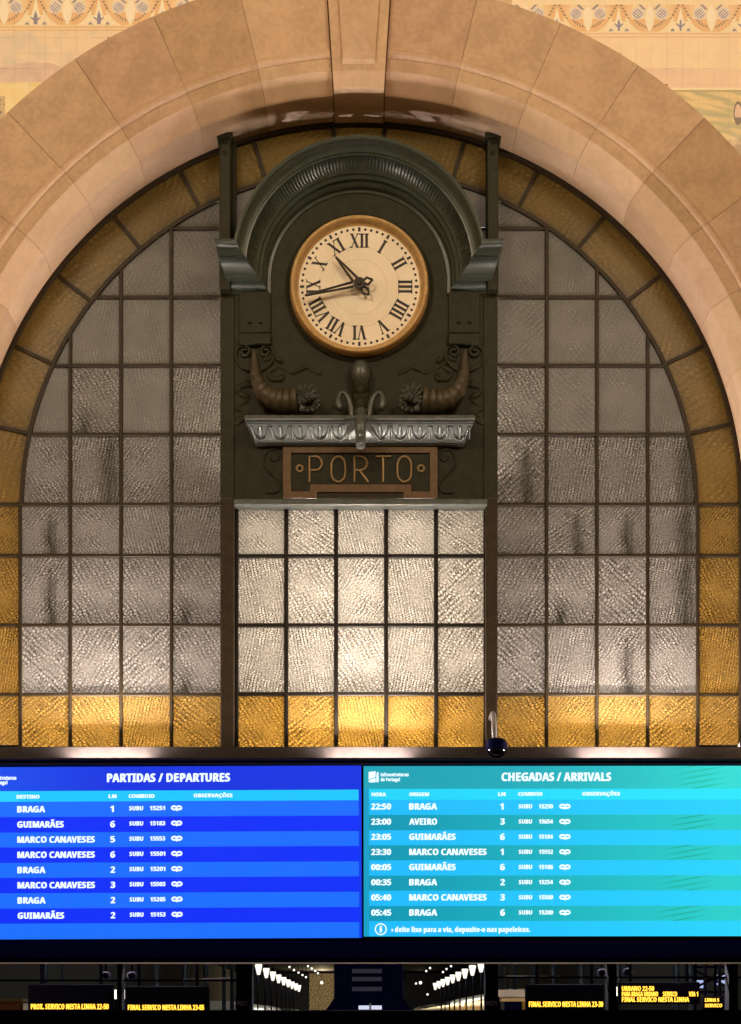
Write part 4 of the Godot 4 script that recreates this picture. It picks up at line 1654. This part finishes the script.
	for q in [[105.5, 976], [131.5, 976], [602, 973], [627.5, 972.5]]:
		nth += 1
		var c := P(q[0], q[1], -1.6)
		var o := thing("loudspeaker", c, "small octagonal loudspeaker " + speaker_at[nth], "loudspeaker", "octagonal loudspeakers")
		g = Geo.new()
		g.lathe(c, PackedVector2Array([Vector2(0, -0.05), Vector2(0.055, -0.05), Vector2(0.055, 0.0), Vector2(0.04, 0.008), Vector2(0, 0.008)]), 8, "z")
		part("body", g, M.louvre, o, 20)
		g = Geo.new()
		g.lathe(c, PackedVector2Array([Vector2(0, 0.004), Vector2(0.034, 0.004), Vector2(0.034, 0.012), Vector2(0, 0.016)]), 16, "z")
		part("cone", g, M.black, o)
		g = Geo.new()
		g.tube([c + Vector3(0, 0.05, -0.02), Vector3(c.x, EYE + 1.2, c.z - 0.02), Vector3(c.x, EYE + 1.2, -0.04)], [0.012], 6)
		part("bracket", g, M.black, o)
	for q in [[115.5, 990], [123.8, 990], [609.2, 987], [617.2, 987]]:  # glowing strips and poles added to stand for bright window reflections
		var c := P(q[0], q[1] + 9.0, -6.0)
		var o := thing("glint_strip", Vector3(c.x, 0, -6.0), "glowing strip added for a reflected glint between %s" % ("two one line signs" if q[0] < 300 else "a one line and a three line sign"), "lamp", "upright glint strips")
		g = Geo.new()
		g.box(c + Vector3(-0.012, 0, -0.01), c + Vector3(0.012, 0.12, 0.01))
		part("glint_glow", g, M.tube_lamp, o)
		g = Geo.new()
		g.tube([Vector3(c.x, 0, -6.03), c + Vector3(0, 0.12, -0.03)], [0.02], 6)
		part("pole", g, M.black, o)
	# columns of the canopy
	for q in [[46, -12, 5], [63, -16, 3], [157, -14, 6], [185, -16, 6], [206, -18, 6], [224, -22, 4], [232, -26, 4], [501, -22, 4], [507, -26, 3], [515, -18, 5], [533, -16, 5], [553, -14, 5], [581, -12, 6], [618, -12, 6], [676, -12, 7], [690, -10, 6]]:
		var z: float = q[1]
		var c := P(q[0], 1000, z)
		g = Geo.new()
		var r: float = q[2] / 2.0 / sc(z)
		g.lathe(Vector3(c.x, 0, z), PackedVector2Array([Vector2(0, 0), Vector2(r * 1.5, 0), Vector2(r * 1.5, 0.4), Vector2(r, 0.5), Vector2(r, 6.6), Vector2(r * 1.6, 6.98), Vector2(0, 6.98)]), 12)
		tag(part("canopy_column", g, M.teal, self), "slim blue iron column holding the platform canopy", "column", "canopy columns")
	for q in [[183, 979.5, 230, 978], [506, 976, 560, 976.5]]:
		g = Geo.new()
		g.tube([P(q[0], q[1], -15.9), P(q[2], q[3], -15.9)], [0.012], 6)
		tag(part("tie_rod", g, M.white_paint, self), "thin pale tie rod between blue columns %s" % ("beside the grey train" if q[0] < 300 else "over the pale kiosk"), "rod", "tie rods")
	lanterns()
	trains()

func lanterns() -> void:
	for s in [-1, 1]:
		for k in 9:
			var d := (65.0 if s < 0 else 61.5) + k * (5.2 if s < 0 else 4.8)
			var x := (-3.36 if s < 0 else 3.66) + CX
			var c := Vector3(x, EYE + 1.6, CAMZ - d)
			var o := thing("platform_lantern", Vector3(x, 0, c.z), "bright white glass lantern on a pole in the row %s" % ("towards the granite wall" if s < 0 else "above the yellow train"), "lantern", "lanterns in the row %s" % ("towards the granite wall" if s < 0 else "above the yellow train"))
			var g := Geo.new()
			g.lathe(c, PackedVector2Array([Vector2(0, -0.20), Vector2(0.05, -0.19), Vector2(0.08, -0.07), Vector2(0.12, 0.12), Vector2(0.09, 0.16), Vector2(0, 0.16)]), 10)
			part("lantern_glass", g, M.lantern_glass, o)
			g = Geo.new()
			g.lathe(c, PackedVector2Array([Vector2(0, 0.16), Vector2(0.13, 0.15), Vector2(0.05, 0.25), Vector2(0, 0.3)]), 10)
			part("cap", g, M.black, o)
			g = Geo.new()
			g.tube([Vector3(x + s * 0.3, 0, c.z - 0.1), Vector3(x + s * 0.3, c.y + 0.4, c.z - 0.1), Vector3(x, c.y + 0.4, c.z), Vector3(x, c.y + 0.28, c.z)], [0.03, 0.03, 0.02, 0.015], 6)
			part("pole", g, M.black, o)
			omni(c, Color(1.0, 0.96, 0.85), 2.4, 0.1, o)
	for q in [[289.5, 967], [294, 970], [298.5, 972.6], [302.5, 975], [306, 977.2], [308, 966.2], [311.8, 968.4], [315.2, 971], [318, 973.3], [426.3, 971], [430, 968], [443, 972], [446.5, 969], [451, 966.2], [416, 983.5], [427.5, 994.4]]:
		var c := P(q[0], q[1], -128.0)
		var o := thing("roof_lamp", c, "tiny white lamp hanging under the dark canopy", "lamp", "small roof lamps")
		var g := Geo.new()
		g.ball(c, Vector3(0.08, 0.08, 0.08), 8)
		part("bulb", g, M.bulb, o)
		g = Geo.new()
		g.tube([c + Vector3(0, 0.1, 0), Vector3(c.x, maxf(7.0, c.y + 0.2), c.z)], [0.02], 5)
		part("cord", g, M.black, o)
	for x in [-3.4, 5.0]:
		var c := Vector3(x, 6.0, -150)
		var o := thing("wall_lamp", c, "white lamp under the canopy in front of the granite tunnel wall", "lamp", "lamps before the tunnel wall")
		var g := Geo.new()
		g.ball(c, Vector3(0.14, 0.14, 0.14), 8)
		part("bulb", g, M.bulb, o)
		g = Geo.new()
		g.tube([c + Vector3(0, 0.12, 0), Vector3(c.x, 7.0, c.z)], [0.02], 5)
		part("cord", g, M.black, o)
		omni(c, Color(1.0, 0.9, 0.7), 38.0 if x < 0 else 1.0, 0.14, o)

func trains() -> void:
	var train := func(x0: float, x1: float, z0: float, z1: float, top: float, mt: Material, label: String) -> Node3D:
		var o := thing("train", Vector3((x0 + x1) / 2, 0, (z0 + z1) / 2), label, "train")
		var g := Geo.new()
		var flat := PackedVector2Array([Vector2(x0, 0.25), Vector2(x1, 0.25), Vector2(x1, top - 0.5), Vector2(x1 - 0.06, top - 0.2), Vector2(x1 - 0.5, top), Vector2(x0 + 0.5, top), Vector2(x0 + 0.06, top - 0.2), Vector2(x0, top - 0.5)])
		g.poly(flat, z1, z0)
		part("body", g, mt, o)
		g = Geo.new()
		g.poly(PackedVector2Array([Vector2(x0 + 0.02, top - 0.22), Vector2(x1 - 0.02, top - 0.22), Vector2(x1 - 0.06, top - 0.14), Vector2(x1 - 0.45, top + 0.05), Vector2(x0 + 0.45, top + 0.05), Vector2(x0 + 0.06, top - 0.14)]), z1 - 0.05, z0 + 0.05)
		part("roof", g, M.train_grey, o)
		g = Geo.new()
		g.box(Vector3(x0 + 0.35, top - 1.4, z0 - 0.02), Vector3(x1 - 0.35, top - 0.62, z0 + 0.02), 0.01)
		part("windscreen", g, M.window_dark, o)
		var side := x0 if absf(x0) < absf(x1) else x1
		var z := z0 - 1.5
		while z > z1 + 2.0:
			g = Geo.new()
			g.box(Vector3(side - 0.02, top - 1.5, z - 1.3), Vector3(side + 0.02, top - 0.75, z))
			part("window", g, M.window_dark, o)
			z -= 6.0
		for k in 4:
			var zz := lerpf(z0 - 2.0, z1 + 2.0, k / 3.0)
			g = Geo.new()
			for s in [x0 + 0.4, x1 - 0.4]:
				g.lathe(Vector3(s, 0.3, zz), PackedVector2Array([Vector2(0, -0.3), Vector2(0.3, -0.3), Vector2(0.3, 0.0), Vector2(0, 0.0)]), 10)
			part("wheel_set", g, M.black, o)
		return o
	train.call(4.40, 7.3, -45.0, -150.0, 3.9, M.train_yellow, "yellow train with pale grey roof under the row of lanterns")
	train.call(-7.0, -4.2, -50.0, -128.0, 3.55, M.train_grey, "pale grey train with dark windscreen at the far platform")
	# brick coloured carriage, kiosk, tunnel sign, dark gantry
	var o := thing("carriage", P(8, 1014, -30), "brick red carriage with pale roof edge beside the first amber sign", "carriage")
	var a := P(-30, 1030, -30)
	var b := P(22.5, 1000.5, -30)
	var g := Geo.new()
	g.box(Vector3(a.x, 0.25, -38), Vector3(b.x, b.y, -30), 0.08)
	part("body", g, M.train_red, o)
	g = Geo.new()
	g.box(Vector3(a.x, b.y - 0.03, -38), Vector3(b.x + 0.02, b.y + 0.05, -29.97), 0.02)
	part("roof_edge", g, M.cream, o)
	g = Geo.new()
	g.box(Vector3(a.x + 0.2, 0.0, -37), Vector3(b.x - 0.2, 0.28, -31))
	part("chassis", g, M.black, o)
	o = thing("kiosk", P(511, 1018, -9) * Vector3(1, 0, 1), "pale platform kiosk with a grey roof band and cream fascia", "kiosk")
	var k0 := P(498, 0, -9)
	var k1 := P(526, 0, -9)
	g = Geo.new()
	g.box(Vector3(k0.x - 0.05, P(0, 997.3, -9).y, -10), Vector3(k1.x, P(0, 989.5, -9).y, -9), 0.01)
	part("roof_band", g, M.white_paint, o)
	g = Geo.new()
	g.box(Vector3(k0.x + 0.05, P(0, 1001.5, -9).y, -9.9), Vector3(k1.x, P(0, 997.6, -9).y, -9.04), 0.01)
	part("fascia", g, M.cream, o)
	g = Geo.new()
	g.box(Vector3(k0.x + 0.1, 0, -9.85), Vector3(k1.x - 0.05, P(0, 1001.5, -9).y, -9.1))
	part("body", g, M.navy_haze, o)
	o = thing("signal_gantry", Vector3(P(370.5, 0, -60).x, 0, -60), "dark box gantry with three grey louvres before the tunnel", "gantry")
	var q0 := P(334, 998, -60)
	var q1 := P(403, 955, -60)
	g = Geo.new()
	g.box(Vector3(q0.x, q0.y, -60.6), Vector3(q1.x, q1.y, -60), 0.02)
	part("body", g, M.navy_haze, o)
	for py in [971, 979, 989]:
		g = Geo.new()
		var l0 := P(352, py + 2.2, -59.95)
		var l1 := P(382, py - 2.2, -59.95)
		g.box(Vector3(l0.x, l0.y, -60.02), Vector3(l1.x, l1.y, -59.93), 0.01)
		part("louvre", g, M.louvre, o)
	g = Geo.new()
	var t0 := P(326, 0, -60)
	var t1 := P(413, 0, -60)
	g.poly(PackedVector2Array([Vector2(t0.x, 0), Vector2(t1.x, 0), Vector2(t1.x, P(0, 1010, -60).y), Vector2(q1.x, q0.y), Vector2(q0.x, q0.y), Vector2(t0.x, P(0, 1010, -60).y)]), -60.55, -60.05)
	part("base", g, M.navy_haze, o)
	o = thing("lit_sign", P(370, 1010, -59), "small white lit sign with a dark middle below the gantry louvres", "sign")
	for r in [[358.5, 369.2], [371.2, 381.8]]:
		g = Geo.new()
		var s0 := P(r[0], 1009.5, -59)
		var s1 := P(r[1], 1005.5, -59)
		g.box(Vector3(s0.x, s0.y, -59.1), Vector3(s1.x, s1.y, -59), 0.01)
		part("sign_panel", g, M.sign_white, o)
	g = Geo.new()
	var m0 := P(370.2, 1003, -59)
	g.box(Vector3(m0.x - 0.03, 0, -59.2), Vector3(m0.x + 0.03, m0.y, -59.1))
	part("pole", g, M.steel, o)
	# roof windows and truss at the right
	o = thing("canopy_truss", P(712, 993, -14), "dark steel roof truss before pale blue lit windows", "truss")
	for t in [[690, 990, 738, 967], [690, 968, 738, 992], [690, 979, 738, 979], [690, 967, 738, 967], [690, 992, 738, 992]]:
		g = Geo.new()
		g.tube([P(t[0], t[1], -14), P(t[2], t[3], -14)], [0.02], 6)
		part("strut", g, M.navy_haze, o)
	for t in [693, 735]:
		g = Geo.new()
		g.box(P(t, 0, -14.1) * Vector3(1, 0, 1) + Vector3(0, 0, -0.03), Vector3(P(t, 0, -14).x + 0.05, 7.0, -14.02))
		part("strut", g, M.navy_haze, o)
	for t in [[697, 706, 980, 988], [717, 729, 975, 985]]:
		o = thing("lit_window", P(t[0], t[3], -16), "pale blue lit pane behind the roof truss", "window", "lit panes behind the truss")
		g = Geo.new()
		var w0 := P(t[0], t[3], -16)
		var w1 := P(t[1], t[2], -16)
		g.box(Vector3(w0.x, w0.y, -16.04), Vector3(w1.x, w1.y, -16))
		part("window_glass", g, M.lit_window, o)
		g = Geo.new()
		g.box(Vector3(w0.x - 0.05, 0, -16.1), Vector3(w0.x, 7.0, -16.02))
		part("frame", g, M.navy_haze, o)
